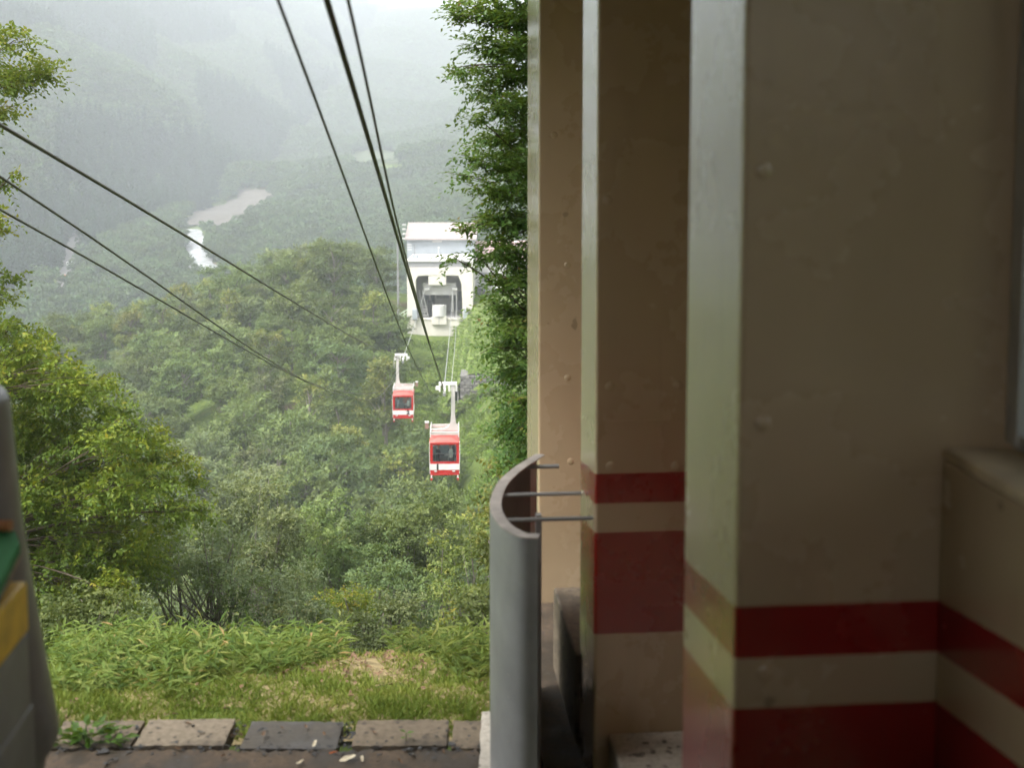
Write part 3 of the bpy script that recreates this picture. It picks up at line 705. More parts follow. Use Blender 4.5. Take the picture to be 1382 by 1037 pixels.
def cable_car(loc, num, side, label):
    root = empty('cable_car', loc, math.atan(-LANE)); tag(root, label, 'cable car', 'cable cars passing mid-line')
    s = side
    b = MB()                                   # lower body, hollow
    t = .05
    b.box(-CW, CW, -CL, CL, 0, .10)
    b.box(-CW, CW, -CL, -CL + t, .101, .82); b.box(-CW, CW, CL - t, CL, .101, .82)
    b.box(-CW, -CW + t, -CL + t + .001, CL - t - .001, .101, .82); b.box(CW - t, CW, -CL + t + .001, CL - t - .001, .101, .82)
    body = b.build('body', M['car_red'], root, bevel=.025)
    for sx in (-1, 1):
        for sy in (-1, 1):
            MB().box(sx*CW - (.13 if sx > 0 else 0), sx*CW + (.13 if sx < 0 else 0), sy*CL - (.10 if sy > 0 else 0), sy*CL + (.10 if sy < 0 else 0), .822, 1.93).build('corner_post', M['car_red'], root, bevel=.02)
    b = MB(); b.box(-CW - .01, CW + .01, -CL - .012, CL + .012, 1.932, 2.03); b.build('top_rim', M['car_red'], root, bevel=.02)
    # white band round the body
    bw = MB()
    bw.box(-CW - .012, CW + .012, -CL - .014, -CL - .002, .34, .71); bw.box(-CW - .012, CW + .012, CL + .002, CL + .014, .34, .71)
    bw.box(-CW - .012, -CW - .002, -CL, CL, .34, .71); bw.box(CW + .002, CW + .012, -CL, CL, .34, .71)
    band = bw.build('white_band', M['car_white'], root)
    me = text_mesh(num, .46, .003); d = obj('number', me, M['black'], band); d.location = (-s * .43 if num == '1' else .43, -CL - .018, .385); d.rotation_euler = (R(90), 0, 0)
    # windows: frame, pane and guard rail on each side
    for (nm, y, sg) in (('f', -CL, -1), ('r', CL, 1)):
        wn = MB().ring([(-CW+.131, .823), (CW-.131, .823), (CW-.131, 1.93), (-CW+.131, 1.93)], [(-CW+.17, .862), (CW-.17, .862), (CW-.17, 1.895), (-CW+.17, 1.895)], y - .012 * (sg < 0), y + .012 * (sg > 0)).build('window', M['car_red'], root)
        MB().box(-CW + .165, CW - .165, y - sg * .03 - .004, y - sg * .03 + .004, .86, 1.90).build('pane', M['glass'], wn)
        MB().tube([(-CW + .1, y - sg * .08, 1.33), (CW - .1, y - sg * .08, 1.33)], .018, 6).build('rail', M['car_white'], wn)
    for sg in (-1, 1):
        for k in (-1, 0, 1):
            y0, y1 = -CL + .11 + (k + 1) * .865, -CL + .11 + (k + 1) * .865 + .80
            wn = MB().box(sg * CW - .03 * (sg > 0), sg * CW + .03 * (sg < 0), y1 + .001, y1 + .06, .823, 1.93).build('window', M['car_red'], root)
            MB().box(sg * (CW - .018) - .004, sg * (CW - .018) + .004, y0, y1, .823, 1.93).build('pane', M['glass'], wn)
    # roof: shallow dome with a slanted brow
    rf = MB(); vs = []; prof = [(-CL - .03, 2.032), (-CL + .02, 2.20), (-CL + .22, 2.33), (0, 2.40), (CL - .22, 2.33), (CL - .02, 2.20), (CL + .03, 2.032)]
    nx_ = 9
    for (y, z) in prof:
        for k in range(nx_):
            u = -1 + 2 * k / (nx_ - 1); vs.append((u * (CW + .02), y, 2.032 + (z - 2.032) * (1 - abs(u) ** 4)))
    fs = [(i*nx_+k, i*nx_+k+1, (i+1)*nx_+k+1, (i+1)*nx_+k) for i in range(len(prof)-1) for k in range(nx_-1)]
    roof = rf.add(vs, fs).build('roof', M['car_roof'], root, smooth=True)
    # roof frame
    for y in (-CL + .35, CL - .35):
        MB().box(-CW, CW, y - .05, y + .05, 2.42, 2.62).build('roof_beam', M['car_grey'], root, bevel=.015)
    for sx in (-1, 1):
        MB().tube([(sx*.86, -CL + .1, 2.35), (sx*.86, -CL + .1, 2.66), (sx*.86, CL - .1, 2.66), (sx*.86, CL - .1, 2.35)], .028, 6).build('roof_rail', M['car_white'], root)
    MB().tube([(-.86, -CL + .1, 2.66), (.86, -CL + .1, 2.66)], .022, 6).build('roof_rail', M['car_white'], root)
    # hanger arm with a flared foot
    ax = s * .52; w0 = .12
    pts = [(ax - w0, 5.30), (ax - w0, 3.55), (ax - w0 - .02, 3.25)]
    fl = [(.03, 3.1), (.09, 2.85), (.22, 2.68), (.45, 2.60), (1.25, 2.57)]
    inner = [(ax - s * (w0 + q), z) for q, z in fl]; outer = [(ax + s * (w0 + q), z) for q, z in [(.04, 3.0), (.09, 2.8), (.22, 2.62)]]
    poly = [(ax + s*w0, 5.30), (ax - s*w0, 5.30), (ax - s*w0, 3.45)] + inner + [(ax - s * (w0 + 1.25), 2.45), (ax + s * (w0 + .24), 2.45)] + outer[::-1] + [(ax + s*w0, 3.45)]
    hg = MB().prism(poly, 'y', -.10, .10).build('hanger', M['car_grey'], root, bevel=.01)
    # carriage at the rope
    cg = MB(); cg.box(min(-.35*s, .75*s), max(-.35*s, .75*s), -.16, .16, 5.302, 5.48); cr = cg.build('carriage', M['car_white'], root, bevel=.02)
    for q in (-.55, .55):
        MB().box(-.07, .07, q - .5, q + .5, 5.0, 5.18).build('wheel_frame', M['car_white'], cr, bevel=.02)
        for e in (-.28, .28):
            MB().cyl((-.05, q + e, 4.98), (.05, q + e, 4.98), .13, 14).build('wheel', M['black'], cr)
    for xx in (-.30 * s, .28 * s, .72 * s):
        MB().box(xx - .05, xx + .05, -.2, .2, 4.92, 5.30).build('cheek_plate', M['car_white'], cr, bevel=.01)
    MB().box(-.42*s - .12, -.42*s + .12, -.15, .15, 5.02, 5.22).build('grip', M['car_white'], cr, bevel=.02)
    MB().cyl((0, -1.15, 4.93), (0, -1.0, 4.93), .10, 12).build('rope_guide', M['steel_dull'], cr)
    MB().tube([(.82*s, 0, 5.2), (.82*s, 0, 4.2)], .025, 6).build('cable_duct', M['car_grey'], cr)
    # lamp box beyond the rear corner
    bx_ = MB().box(-s*1.12 - .11, -s*1.12 + .11, .6, .82, 2.42, 2.78).build('control_box', M['brown'], root, bevel=.01)
    MB().box(-s*1.12 - .13, -s*1.12 + .13, .58, .84, 2.782, 2.86).build('cover', M['car_white'], bx_)
    MB().tube([(-s*1.02, .7, 2.5), (-s*.86, .7, 2.5)], .02, 6).build('bracket', M['car_white'], bx_)
    # skids and lamps
    for sx in (-1, 1):
        MB().box(sx*.80 - .04, sx*.80 + .04, -CL - .03, -CL + .09, -.26, .002).build('bumper_foot', M['car_white'], root, bevel=.01)
        MB().box(sx*.80 - .04, sx*.80 + .04, CL - .09, CL + .03, -.26, .002).build('bumper_foot', M['car_white'], root, bevel=.01)
        MB().cyl((sx*.80, -CL - .06, -.22), (sx*.80, -CL + .12, -.22), .07, 10).build('buffer', M['car_red'], root)
        MB().box(sx*.55 - .085, sx*.55 + .085, -CL - .04, -CL - .016, .235, .30).build('lamp', M['car_white'], root)
        MB().tube([(sx*.90, -CL + .02, .1), (sx*.92, -CL + .0, 1.2), (sx*.92, -CL + .0, 2.1)], .018, 6).build('grab_rail', M['car_white'], root)
    MB().box(-CW + .06, CW - .06, CL - .12, CL - .06, .102, 1.25).build('rear_panel', M['car_in'], root)
    for sx in (-1, 1):
        MB().box(min(sx*.45, sx*.82), max(sx*.45, sx*.82), -CL + .2, CL - .2, .42, .50).build('bench', M['car_in'], root)
    return root
def car_floor(G, Y): return Vector((G.x, Y, G.z - 4.93))
c1 = cable_car(car_floor(P(600, 528, Yc1), Yc1), '1', 1, 'red and white cable car marked 1, arm on its right')
c2 = cable_car(car_floor(P(544.5, 486, Yc2), Yc2), '2', -1, 'red and white cable car marked 2, arm on its left')

# ------------------------------------------------------------------ passengers
def mat_person(name, top, bottom, skin=(.5, .32, .23), zs=(.82, 1.40)):
    m, n, bs, o = new_mat(name)
    tc = N(n, 'ShaderNodeTexCoord'); sx = N(n, 'ShaderNodeSeparateXYZ'); n.links.new(tc.outputs['Object'], sx.inputs[0])
    c = mixc(n, mathn(n, 'GREATER_THAN', sx.outputs[2], zs[0]), bottom, top)
    c = mixc(n, mathn(n, 'GREATER_THAN', sx.outputs[2], zs[1]), c, skin)
    n.links.new(c, bs.inputs['Base Color']); bs.inputs['Roughness'].default_value = .8; return m
def person(loc, rz, seated, top, bottom, hair, label):
    """one skinned figure, feet at the origin"""
    root = empty('person', loc, rz); tag(root, label, 'person', 'passengers in the cable cars')
    hip = .50 if seated else .90; f = .42 if seated else .04
    nodes = {'pelvis': ((0,0,hip), .15), 'waist': ((0,.02,hip+.20), .135), 'chest': ((0,.03,hip+.40), .155), 'neckb': ((0,.02,hip+.53), .07), 'neck': ((0,.03,hip+.60), .052),
             'jaw': ((0,.05,hip+.67), .075), 'head': ((0,.045,hip+.76), .098), 'crown': ((0,.03,hip+.84), .07)}
    edges = [('pelvis','waist'),('waist','chest'),('chest','neckb'),('neckb','neck'),('neck','jaw'),('jaw','head'),('head','crown')]
    for s, nm in ((-1, 'l'), (1, 'r')):
        nodes.update({'sh'+nm: ((s*.19,.02,hip+.47), .062), 'el'+nm: ((s*.25,.06,hip+.22), .046), 'wr'+nm: ((s*.17,.28,hip+.16), .032), 'hd'+nm: ((s*.13,.36,hip+.17), .035),
                      'hp'+nm: ((s*.10,.02,hip-.02), .095), 'kn'+nm: ((s*.13, f, hip - (.02 if seated else .43)), .062), 'an'+nm: ((s*.13, f - .02, .08), .042), 'ft'+nm: ((s*.14, f + .14, .04), .038)})
        edges += [('chest','sh'+nm),('sh'+nm,'el'+nm),('el'+nm,'wr'+nm),('wr'+nm,'hd'+nm),('pelvis','hp'+nm),('hp'+nm,'kn'+nm),('kn'+nm,'an'+nm),('an'+nm,'ft'+nm)]
    keys = list(nodes); me = bpy.data.meshes.new('body'); me.from_pydata([nodes[k][0] for k in keys], [(keys.index(a), keys.index(b)) for a, b in edges], [])
    o = obj('body', me, mat_person('clothes', top, bottom, zs=(hip + .03, hip + .55)), root)
    sk = o.modifiers.new('skin', 'SKIN'); sk.use_smooth_shade = True
    for i, k in enumerate(keys):
        r = nodes[k][1]; me.skin_vertices[0].data[i].radius = (r, r * .9)
    me.skin_vertices[0].data[0].use_root = True
    ss = o.modifiers.new('sub', 'SUBSURF'); ss.levels = 2; ss.render_levels = 2
    mb = MB(); n = 12; vs = []
    for i in range(6):
        ph = R(8) + R(82) * i / 5
        for k in range(n):
            an = 2*math.pi*k/n; fr = .75 if math.sin(an) > .3 and i < 3 else 1
            vs.append((.112*math.cos(ph)*math.cos(an), .03 + .118*math.cos(ph)*math.sin(an)*fr, hip + .745 + .135*math.sin(ph)))
    mb.add(vs, [(i*n+k, i*n+(k+1) % n, (i+1)*n+(k+1) % n, (i+1)*n+k) for i in range(5) for k in range(n)]).build('hair', mat_plain('hair', hair, .6, var=.3), root, smooth=True)
    for s in (-1, 1):
        MB().cyl((s*.038, .128, hip+.765), (s*.038, .142, hip+.765), .013, 8).build('eye', M['black'], root)
    MB().prism([(.135, hip+.75), (.162, hip+.72), (.135, hip+.71)], 'x', -.014, .014).build('nose', mat_plain('skin', (.5, .32, .23), .6, var=.05), root)
    MB().box(-.03, .03, .118, .134, hip+.675, hip+.685).build('mouth', mat_plain('lips', (.35, .12, .1), .6, var=.05), root)
    return root
fz = .101
def inside(c, x, y): 
    a = math.atan(-LANE); return c.location + Vector((x*math.cos(a) - y*math.sin(a), x*math.sin(a) + y*math.cos(a), fz))
person(inside(c1, -.42, -.98), R(-60), False, (.03, .03, .035), (.04, .04, .05), (.02, .015, .012), 'passenger in black clothes standing at the window of cabin 1')
person(inside(c1, .38, -1.0), R(75), False, (.75, .75, .72), (.12, .12, .14), (.16, .14, .12), 'passenger in pale grey shirt behind the window of cabin 1')
person(inside(c1, .56, .1), R(90), False, (.10, .10, .12), (.08, .08, .1), (.3, .27, .24), 'dark-jacketed passenger behind the grey-shirted one in cabin 1')
person(inside(c2, -.45, -.98), R(-70), False, (.42, .47, .53), (.35, .33, .3), (.02, .015, .012), 'dark-haired passenger in pale blue shirt in cabin 2')
person(inside(c2, .45, -1.0), R(80), False, (.85, .84, .82), (.14, .14, .15), (.14, .1, .07), 'passenger in white shirt at the window of cabin 2')
person(inside(c2, .20, .1), R(180), False, (.6, .36, .30), (.3, .3, .3), (.1, .07, .05), 'passenger in pink top facing out of cabin 2')

# ------------------------------------------------------------------ the lower station
M['ls_wall'] = mat_plain('cream_concrete', (.54, .515, .46), .8, var=.08, scale=.6, bumps=.1)
M['ls_white'] = mat_plain('white_paint', (.52, .515, .50), .7, var=.06, scale=1, bumps=.05)
M['ls_band'] = mat_plain('grey_band', (.27, .27, .28), .6, var=.1, scale=1, bumps=.03)
M['ls_grey'] = mat_plain('blue_grey_cladding', (.30, .33, .36), .7, var=.08, scale=1, bumps=.03)
M['ls_roof'] = mat_plain('pink_roof', (.36, .31, .30), .7, var=.12, scale=1.5, bumps=.05)
M['ls_in'] = mat_plain('bay_inside', (.50, .49, .48), .8, var=.1, scale=1, bumps=.03)
M['ls_red'] = mat_plain('red_roof', (.42, .30, .29), .7, var=.15, scale=1.5, bumps=.05)
YS = 168.0
LZ = -29.5
ls = empty('lower_station', (P(594, 400, YS).x, YS, LZ)); tag(ls, 'cream concrete cable station with an open bay under a pink roof', 'building')
LX0 = ls.location.x
def sx_(px): return (px - 691) / FPX * YS * 1.0 - LX0
def sz_(py): return P(0, py, YS).z - LZ
xl, xr = sx_(548.5), sx_(638)
outer = [(xl, sz_(432)), (xr, sz_(432)), (xr, sz_(400)), (xr, sz_(361)), (sx_(612), sz_(361)), (sx_(576), sz_(361)), (xl, sz_(361)), (xl, sz_(400))]
inner = [(sx_(560.5), sz_(430)), (sx_(624), sz_(430)), (sx_(622.5), sz_(384)), (sx_(618), sz_(372.5)), (sx_(612), sz_(372)), (sx_(576), sz_(372)), (sx_(564), sz_(372.5)), (sx_(560.5), sz_(378))]
MB().ring(outer, inner, 0, .7).build('facade', M['ls_wall'], ls, bevel=.06)
# the foot of the building, chamfered at its right end
MB().prism([(xl, 0), (sx_(560), 0), (sx_(560), sz_(438)), (sx_(561), sz_(432.5)), (xl, sz_(432.5))], 'y', .002, .7).build('foot_pier', M['ls_wall'], ls)
MB().prism([(sx_(560), -2), (sx_(624), -2), (sx_(628), sz_(452)), (sx_(634), sz_(432.5)), (sx_(561.1), sz_(432.5)), (sx_(560.1), sz_(438))], 'y', .10, .7).build('foot_wall', M['ls_wall'], ls)
MB().box(sx_(582), sx_(602), -.35, .098, sz_(438), sz_(427)).build('corbel', M['ls_wall'], ls, bevel=.04)
MB().box(sx_(591.5), sx_(592.3), -.36, -.352, sz_(438), sz_(428)).build('joint', M['ls_band'], ls)
MB().box(xl + .1, sx_(632), .08, .6, sz_(360.5), sz_(353.6)).build('grey_band', M['ls_band'], ls)
MB().box(xl - .35, sx_(633.5), -.12, .7, sz_(353.4), sz_(350.5)).build('parapet', M['ls_white'], ls, bevel=.03)
MB().box(sx_(633.7), sx_(641), -.1, .7, sz_(363), sz_(349.5)).build('parapet_block', M['ls_white'], ls, bevel=.05)
MB().box(xl - .1, sx_(640), .702, 11, sz_(354), sz_(352.0)).build('flat_roof', M['ls_white'], ls)
MB().box(xl, xl + .4, .702, 11, 0, sz_(354.2)).build('side_wall', M['ls_wall'], ls)
MB().box(xr - .4, xr, .702, 11, 0, sz_(354.2)).build('side_wall', M['ls_wall'], ls)
MB().box(xl + .402, xr - .402, 8.0, 8.3, 0, sz_(354.2)).build('bay_back_wall', M['ls_in'], ls)
MB().box(xl + .402, xr - .402, .72, 7.99, sz_(431) - .3, sz_(431)).build('bay_floor', M['ls_in'], ls)
MB().box(sx_(577.5), sx_(601.5), .05, 1.6, sz_(385), sz_(371)).build('hanging_pier', M['ls_wall'], ls, bevel=.05)
MB().box(sx_(569), sx_(614), 1.62, 2.0, sz_(400), sz_(384)).build('inner_beam', M['ls_in'], ls)
# control cabin window strip and doors at the back of the bay
for (a, b, c, d) in ((566, 574, 402, 426), (576, 582, 406, 428), (584, 601, 398, 412), (604, 611, 402, 429), (613, 621, 402, 429)):
    k = 7.95 * 0 + 1.045
    dr = MB().box(sx_(a) * k, sx_(b) * k, 7.93, 7.99, sz_(d) , sz_(c)).build('door', M['ls_band'], ls, bevel=.02)
    MB().box((sx_(a) + .1) * k, (sx_(b) - .1) * k, 7.90, 7.925, (sz_(d) + sz_(c)) / 2, sz_(c) - .15).build('pane', M['glass'], dr)
MB().box(sx_(574.5), sx_(581), 2.2, 3.0, sz_(430.6), sz_(409)).build('machine_cabinet', M['black'], ls, bevel=.1)
for q in range(4):
    MB().tube([(sx_(566), 1.2, sz_(415 + q * 4)), (sx_(575), 1.2, sz_(415 + q * 4))], .05, 6).build('rail', M['ls_white'], ls)
# rounded balcony between the two berths
mb = MB(); n = 14; vs = []; cx_, rx_ = sx_(592), (sx_(601.5) - sx_(582.5)) / 2
for z in (sz_(426.5), sz_(412)):
    for k in range(n + 1): an = math.pi + math.pi * k / n; vs.append((cx_ + rx_ * math.cos(an), .3 + .9 * math.sin(an), z))
mb.add(vs, [(k, k+1, n+2+k, n+1+k) for k in range(n)] + [tuple(range(n, -1, -1)), tuple(range(n+1, 2*n+2))]).build('balcony', M['steel_dull'] if 0 else M['ls_white'], ls)
for px in (559, 628):
    MB().box(sx_(px) - .35, sx_(px) + .35, -.5, -.002, sz_(431), sz_(417)).build('buffer_post', M['ls_grey'], ls, bevel=.08)
# rope saddles
for ln in (1, 2):
    x = lane_x(YS, ln) - LX0
    MB().box(x - .12, x + .65, .9, 1.5, zs_ - LZ - .05, zs_ - LZ + .25).build('rope_saddle', M['ls_white'], ls, bevel=.03)
    for dx in (0, .5):
        MB().tube([(x + dx, 1.1, sz_(430.8)), (x + dx - (.9 if ln == 2 else 0), 1.1, zs_ - LZ - .05)][::1], .05, 6).build('saddle_post', M['ls_white'], ls)
# hall behind, with a ribbed roof
Yh = 11.2
def hz(py, y): return P(0, py, YS + y).z - LZ
def hx(px, y): return (px - 691) / FPX * (YS + y) - LX0
hx0, hx1 = hx(549, Yh), hx(640, Yh)
MB().box(hx0, hx1, Yh, Yh + 12, 0, hz(324, Yh)).build('hall_wall', M['ls_grey'], ls)
ez, rz_ = hz(322.5, Yh - .8), hz(301, Yh + 5)
hr = MB().prism([(Yh - .8, ez), (Yh + 5.5, rz_), (Yh + 12.5, ez), (Yh + 12.5, ez - .15), (Yh + 5.5, rz_ - .15), (Yh - .8, ez - .15)], 'x', hx0 - .2, hx1 + .3).build('hall_roof', M['ls_roof'], ls)
nr = 34
rib_me = None
for k in range(nr + 1):
    x = hx0 - .2 + (hx1 - hx0 + .5) * k / nr
    if rib_me is None:
        o = MB().prism([(Yh - .82, ez + .01), (Yh + 5.5, rz_ + .01), (Yh + 5.5, rz_ + .13), (Yh - .82, ez + .13)], 'x', -.045, .045).build('roof_rib', M['ls_roof'], hr); rib_me = o.data
    else:
        o = bpy.data.objects.new('roof_rib', rib_me); COL.objects.link(o); o.parent = hr
    o.location.x = x
for q in (303, 309, 315.5, 322):
    MB().box(hx0 - .75, hx0 - .21, Yh + .2, Yh + .5, hz(q + 1.2, Yh), hz(q - .6, Yh)).build('eave_bracket', M['ls_white'], ls)
MB().box(hx(583, Yh), hx(596, Yh), Yh - .08, Yh - .004, hz(327, Yh), hz(325, Yh)).build('hall_vent', M['ls_white'], ls)
# rooftop plant
rt = MB().box(sx_(553), sx_(561), 3.5, 4.6, sz_(352) + .004, sz_(347)).build('rooftop_unit', M['ls_grey'], ls, bevel=.05)
MB().tube([(sx_(556), 4, sz_(347)), (sx_(556), 4, sz_(333))], .07, 6).build('mast', M['steel_dull'], ls)
for q in (333, 336.5, 340): MB().box(sx_(546), sx_(552), 3.6, 3.8, sz_(q) - .06, sz_(q) + .06).build('antenna_bar', M['ls_white'], ls)
MB().tube([(sx_(589), 4, sz_(352)), (sx_(589), 4, sz_(336))], .05, 6).build('mast', M['ls_white'], ls)
MB().box(sx_(588), sx_(590.6), 3.9, 4.1, sz_(338.5), sz_(336.5)).build('lamp', M['ls_white'], ls)
# annexe with the red roof
an = empty('annexe', (hx(655, 14) + LX0, YS + 15, -21.6)); tag(an, 'low white annexe with pinkish roof beside the lower station', 'building')
MB().box(-1.9, 6, -2, 5, -2, 4.6).build('wall', M['ls_white'], an)
MB().prism([(-2.6, 4.6), (1.5, 7.2), (5.6, 4.6)], 'x', -2.4, 6.5).build('roof', M['ls_red'], an)
MB().box(-.6, 1.2, -2.04, -2.004, 1.2, 2.6).build('window', M['ls_band'], an)

# utility pole and green stair rail
up = empty('utility_pole', (P(537.5, 420, 170).x, 170, h1(P(537.5, 420, 170).x, 170))); tag(up, 'grey utility pole beside the lower station', 'pole')
zt = P(537.5, 314, 170).z - up.location.z
MB().tube([(0, 0, -.5), (0, 0, zt)], [.17, .11], 8).build('shaft', M['steel_dull'], up)
MB().box(-.6, .6, -.06, .06, zt - .5, zt - .38).build('crossarm', M['steel_dull'], up)
for z in (2, 3.2, 4.4, 5.6): MB().tube([(.1, -.1, z), (.45, -.1, z)], .03, 5).build('step_bolt', M['steel_dull'], up)
rl = empty('stair_rail', P(541, 424, 166.5)); tag(rl, 'pale green stair rail climbing to the lower station', 'railing')
mb = MB()
for k in range(5): mb.tube([(-.9 + .45 * k, 0, -1.6 + .28*k), (-.9 + .45 * k, 0, -.5 + .32 * k)], .035, 5)
mb.build('baluster', M['leaf_weed'] if 0 else M['ls_white'], rl)
M['pale_green'] = mat_plain('pale_green_paint', (.42, .55, .42), .6, var=.1)
MB().tube([(-1.1, 0, -.6), (1.1, 0, .75)], .06, 6).build('handrail', M['pale_green'], rl)
MB().tube([(-1.1, 0, -1.1), (1.1, 0, .3)], .05, 6).build('handrail', M['pale_green'], rl)

# ------------------------------------------------------------------ parked cars
M['tyre'] = mat_plain('tyre', (.025, .025, .025), .9, var=.1)
M['plate'] = mat_plain('plate_yellow', (.65, .48, .08), .6, var=.05)
M['rim'] = mat_plain('rim', (.5, .5, .5), .4, .6, var=.05)
def parked(loc, rz, van, paint, label, plate):
    root = empty('parked_car', loc, rz); tag(root, label, 'car', 'cars parked by the lower station')
    Lh, W_, hb, ht = (1.75, .76, .95, 1.85) if van else (2.1, .85, .82, 1.42)
    MB().prism([(-Lh, .28), (Lh, .28), (Lh, hb * .92), (Lh * .8 if not van else Lh * .97, hb), (-Lh, hb)], 'x', -W_, W_).build('body', paint, root, bevel=.08)
    cab = [(-Lh * .96, hb + .003), (Lh * (.88 if van else .42), hb + .003), (Lh * (.62 if van else .12), ht), (-Lh * (.92 if van else .62), ht)]
    MB().prism(cab, 'x', -W_ * .93, W_ * .93).build('cabin', paint, root, bevel=.07)
    def glass(pts): MB().prism(pts, 'x', -W_ * .945, W_ * .945).build('side_window', M['black'], root)
    glass([(-Lh * .80, hb + .08), (Lh * (.70 if van else .28), hb + .08), (Lh * (.55 if van else .08), ht - .12), (-Lh * (.78 if van else .56), ht - .12)])
    y0, y1 = cab[1][0], cab[2][0]
    mb = MB(); k = W_ * .82; e = .035
    mb.add([(-k, y0 - .06 + e, hb + .10), (k, y0 - .06 + e, hb + .10), (k * .92, y1 + .05 + e, ht - .10), (-k * .92, y1 + .05 + e, ht - .10),
            (-k, y0 - .06, hb + .06), (k, y0 - .06, hb + .06), (k * .92, y1 + .05 - .05, ht - .14), (-k * .92, y1 - .05, ht - .14)], [(0,1,2,3),(7,6,5,4),(0,4,5,1),(1,5,6,2),(2,6,7,3),(3,7,4,0)])
    mb.build('windscreen', M['black'], root)
    for sx in (-1, 1):
        MB().box(sx * W_ * .72 - .14, sx * W_ * .72 + .14, Lh - .01, Lh + .03, .60, .76).build('headlight', M['car_white'], root, bevel=.02)
        MB().box(sx * (W_ + .08) - .09, sx * (W_ + .08) + .09, Lh * .45, Lh * .45 + .1, hb + .05, hb + .2).build('mirror', paint, root)
        for yy in (-Lh * .62, Lh * .62):
            wh = MB().cyl((sx * W_ - .09, yy, .29), (sx * W_ + .03, yy, .29), .29, 18).build('wheel', M['tyre'], root)
            MB().cyl((sx * (W_ + .005) - .02, yy, .29), (sx * (W_ + .005) + .035, yy, .29), .17, 14).build('rim', M['rim'], wh)
    MB().box(-.2, .2, Lh + .01, Lh + .04, .42, .56).build('number_plate', plate, root)
    return root
def lot(px, py, Y): p = P(px, py, Y); return Vector((p.x, p.y, h1(p.x, p.y)))
M['van_dark'] = mat_plain('dark_blue_paint', (.035, .045, .06), .3, var=.1, coat=.5)
M['car_w'] = mat_plain('white_car_paint', (.75, .75, .75), .3, var=.03, coat=.5)
parked(lot(650, 390, 176), R(176), True, M['van_dark'], 'dark blue kei van with a yellow plate by the lower station', M['plate'])
parked(lot(668, 395, 172.2), R(100), False, M['car_w'], 'white car seen from the side on the bank above the retaining wall', M['ls_white'])
parked(lot(676, 370, 181), R(172), False, M['car_w'], 'white car parked behind the dark van', M['ls_white'])

# ------------------------------------------------------------------ stone retaining wall on the bank
rw = empty('retaining_wall', (P(643, 555, 139).x, 139, 0)); 
tag(rw, 'dark ivy-grown stone retaining wall below the green bank', 'wall')
M['stone'] = mat_plain('dark_stone', (.13, .125, .115), .9, var=.45, scale=2.5, bumps=.6)
rg = random.Random(5)
x0, x1 = P(621, 530, 139).x, P(690, 530, 139).x
zt_, zb_ = P(0, 507, 139).z, P(0, 560, 139).z
MB().box(x0 - rw.location.x, x1 - rw.location.x, .25, 4.0, zb_ - 4, zt_ - .05).build('core', M['stone'], rw)
stone_me = []
for k in range(4):
    mb = MB(); mb.box(-.27, .27, -.2, .2, -.19, .19); o = mb.build('stone', M['stone'], rw, bevel=.06)
    for v in o.data.vertices: v.co *= rg.uniform(.88, 1.1)
    stone_me.append(o)
rows = int((zt_ - zb_ + 2) / .40); cols = int((x1 - x0) / .58); cnt = 0
for r_ in range(rows):
    for c_ in range(cols):
        if cnt < 4: o = stone_me[cnt]
        else:
            o = stone_me[rg.randrange(4)].copy(); COL.objects.link(o)
        o.location = (x0 - rw.location.x + .3 + c_ * .58 + (.29 if r_ % 2 else 0), rg.uniform(-.02, .1), zt_ - .2 - r_ * .40); o.rotation_euler = (rg.uniform(-.1, .1), rg.uniform(-.06, .06), 0); cnt += 1
# earth fill behind the wall, grassed
M['bank'] = mat_plain('bank_grass', (.13, .17, .05), .95, var=.35, scale=.9, bumps=.7, spec=.1, dist=.15)
bk = []
ys_ = np.linspace(139.3, 171, 26); xs_ = np.linspace(P(603, 500, 150).x, 22, 30)
Xb, Yb = np.meshgrid(xs_, ys_)
zb = np.interp(Yb, [139.3, 150, 160, 168, 171], [zt_ + .1, -25.9, -24.6, -22.4, -21.3]) + .25 * np.sin(Xb * .9) * np.sin(Yb * .6)
edge = sstep(P(600, 500, 150).x - 1.0, P(645, 500, 150).x, Xb); zg = H(Xb, Yb) + .15
zb = zg * (1 - edge) + np.maximum(zb, zg) * edge
n1, n2 = zb.shape
ii = (np.arange(n1 - 1)[:, None] * n2 + np.arange(n2 - 1)[None, :]).ravel()
o = obj('bank', mesh_np('bank', np.stack([Xb.ravel(), Yb.ravel(), zb.ravel()], 1), np.stack([ii, ii + 1, ii + n2 + 1, ii + n2], 1), smooth=True), M['bank']); tag(o, kind='structure')

rg_b = np.random.default_rng(77); nb_ = 7000
xb = rg_b.uniform(P(603, 500, 150).x, 4, nb_); yb = rg_b.uniform(139.4, 170.5, nb_)
ib = np.clip(np.searchsorted(ys_, yb), 1, 25); jb = np.clip(np.searchsorted(xs_, xb), 1, 29); zbk = zb[ib, jb] * .5 + zb[ib - 1, jb - 1] * .5
BANK_PTS = (xb, yb, zbk)
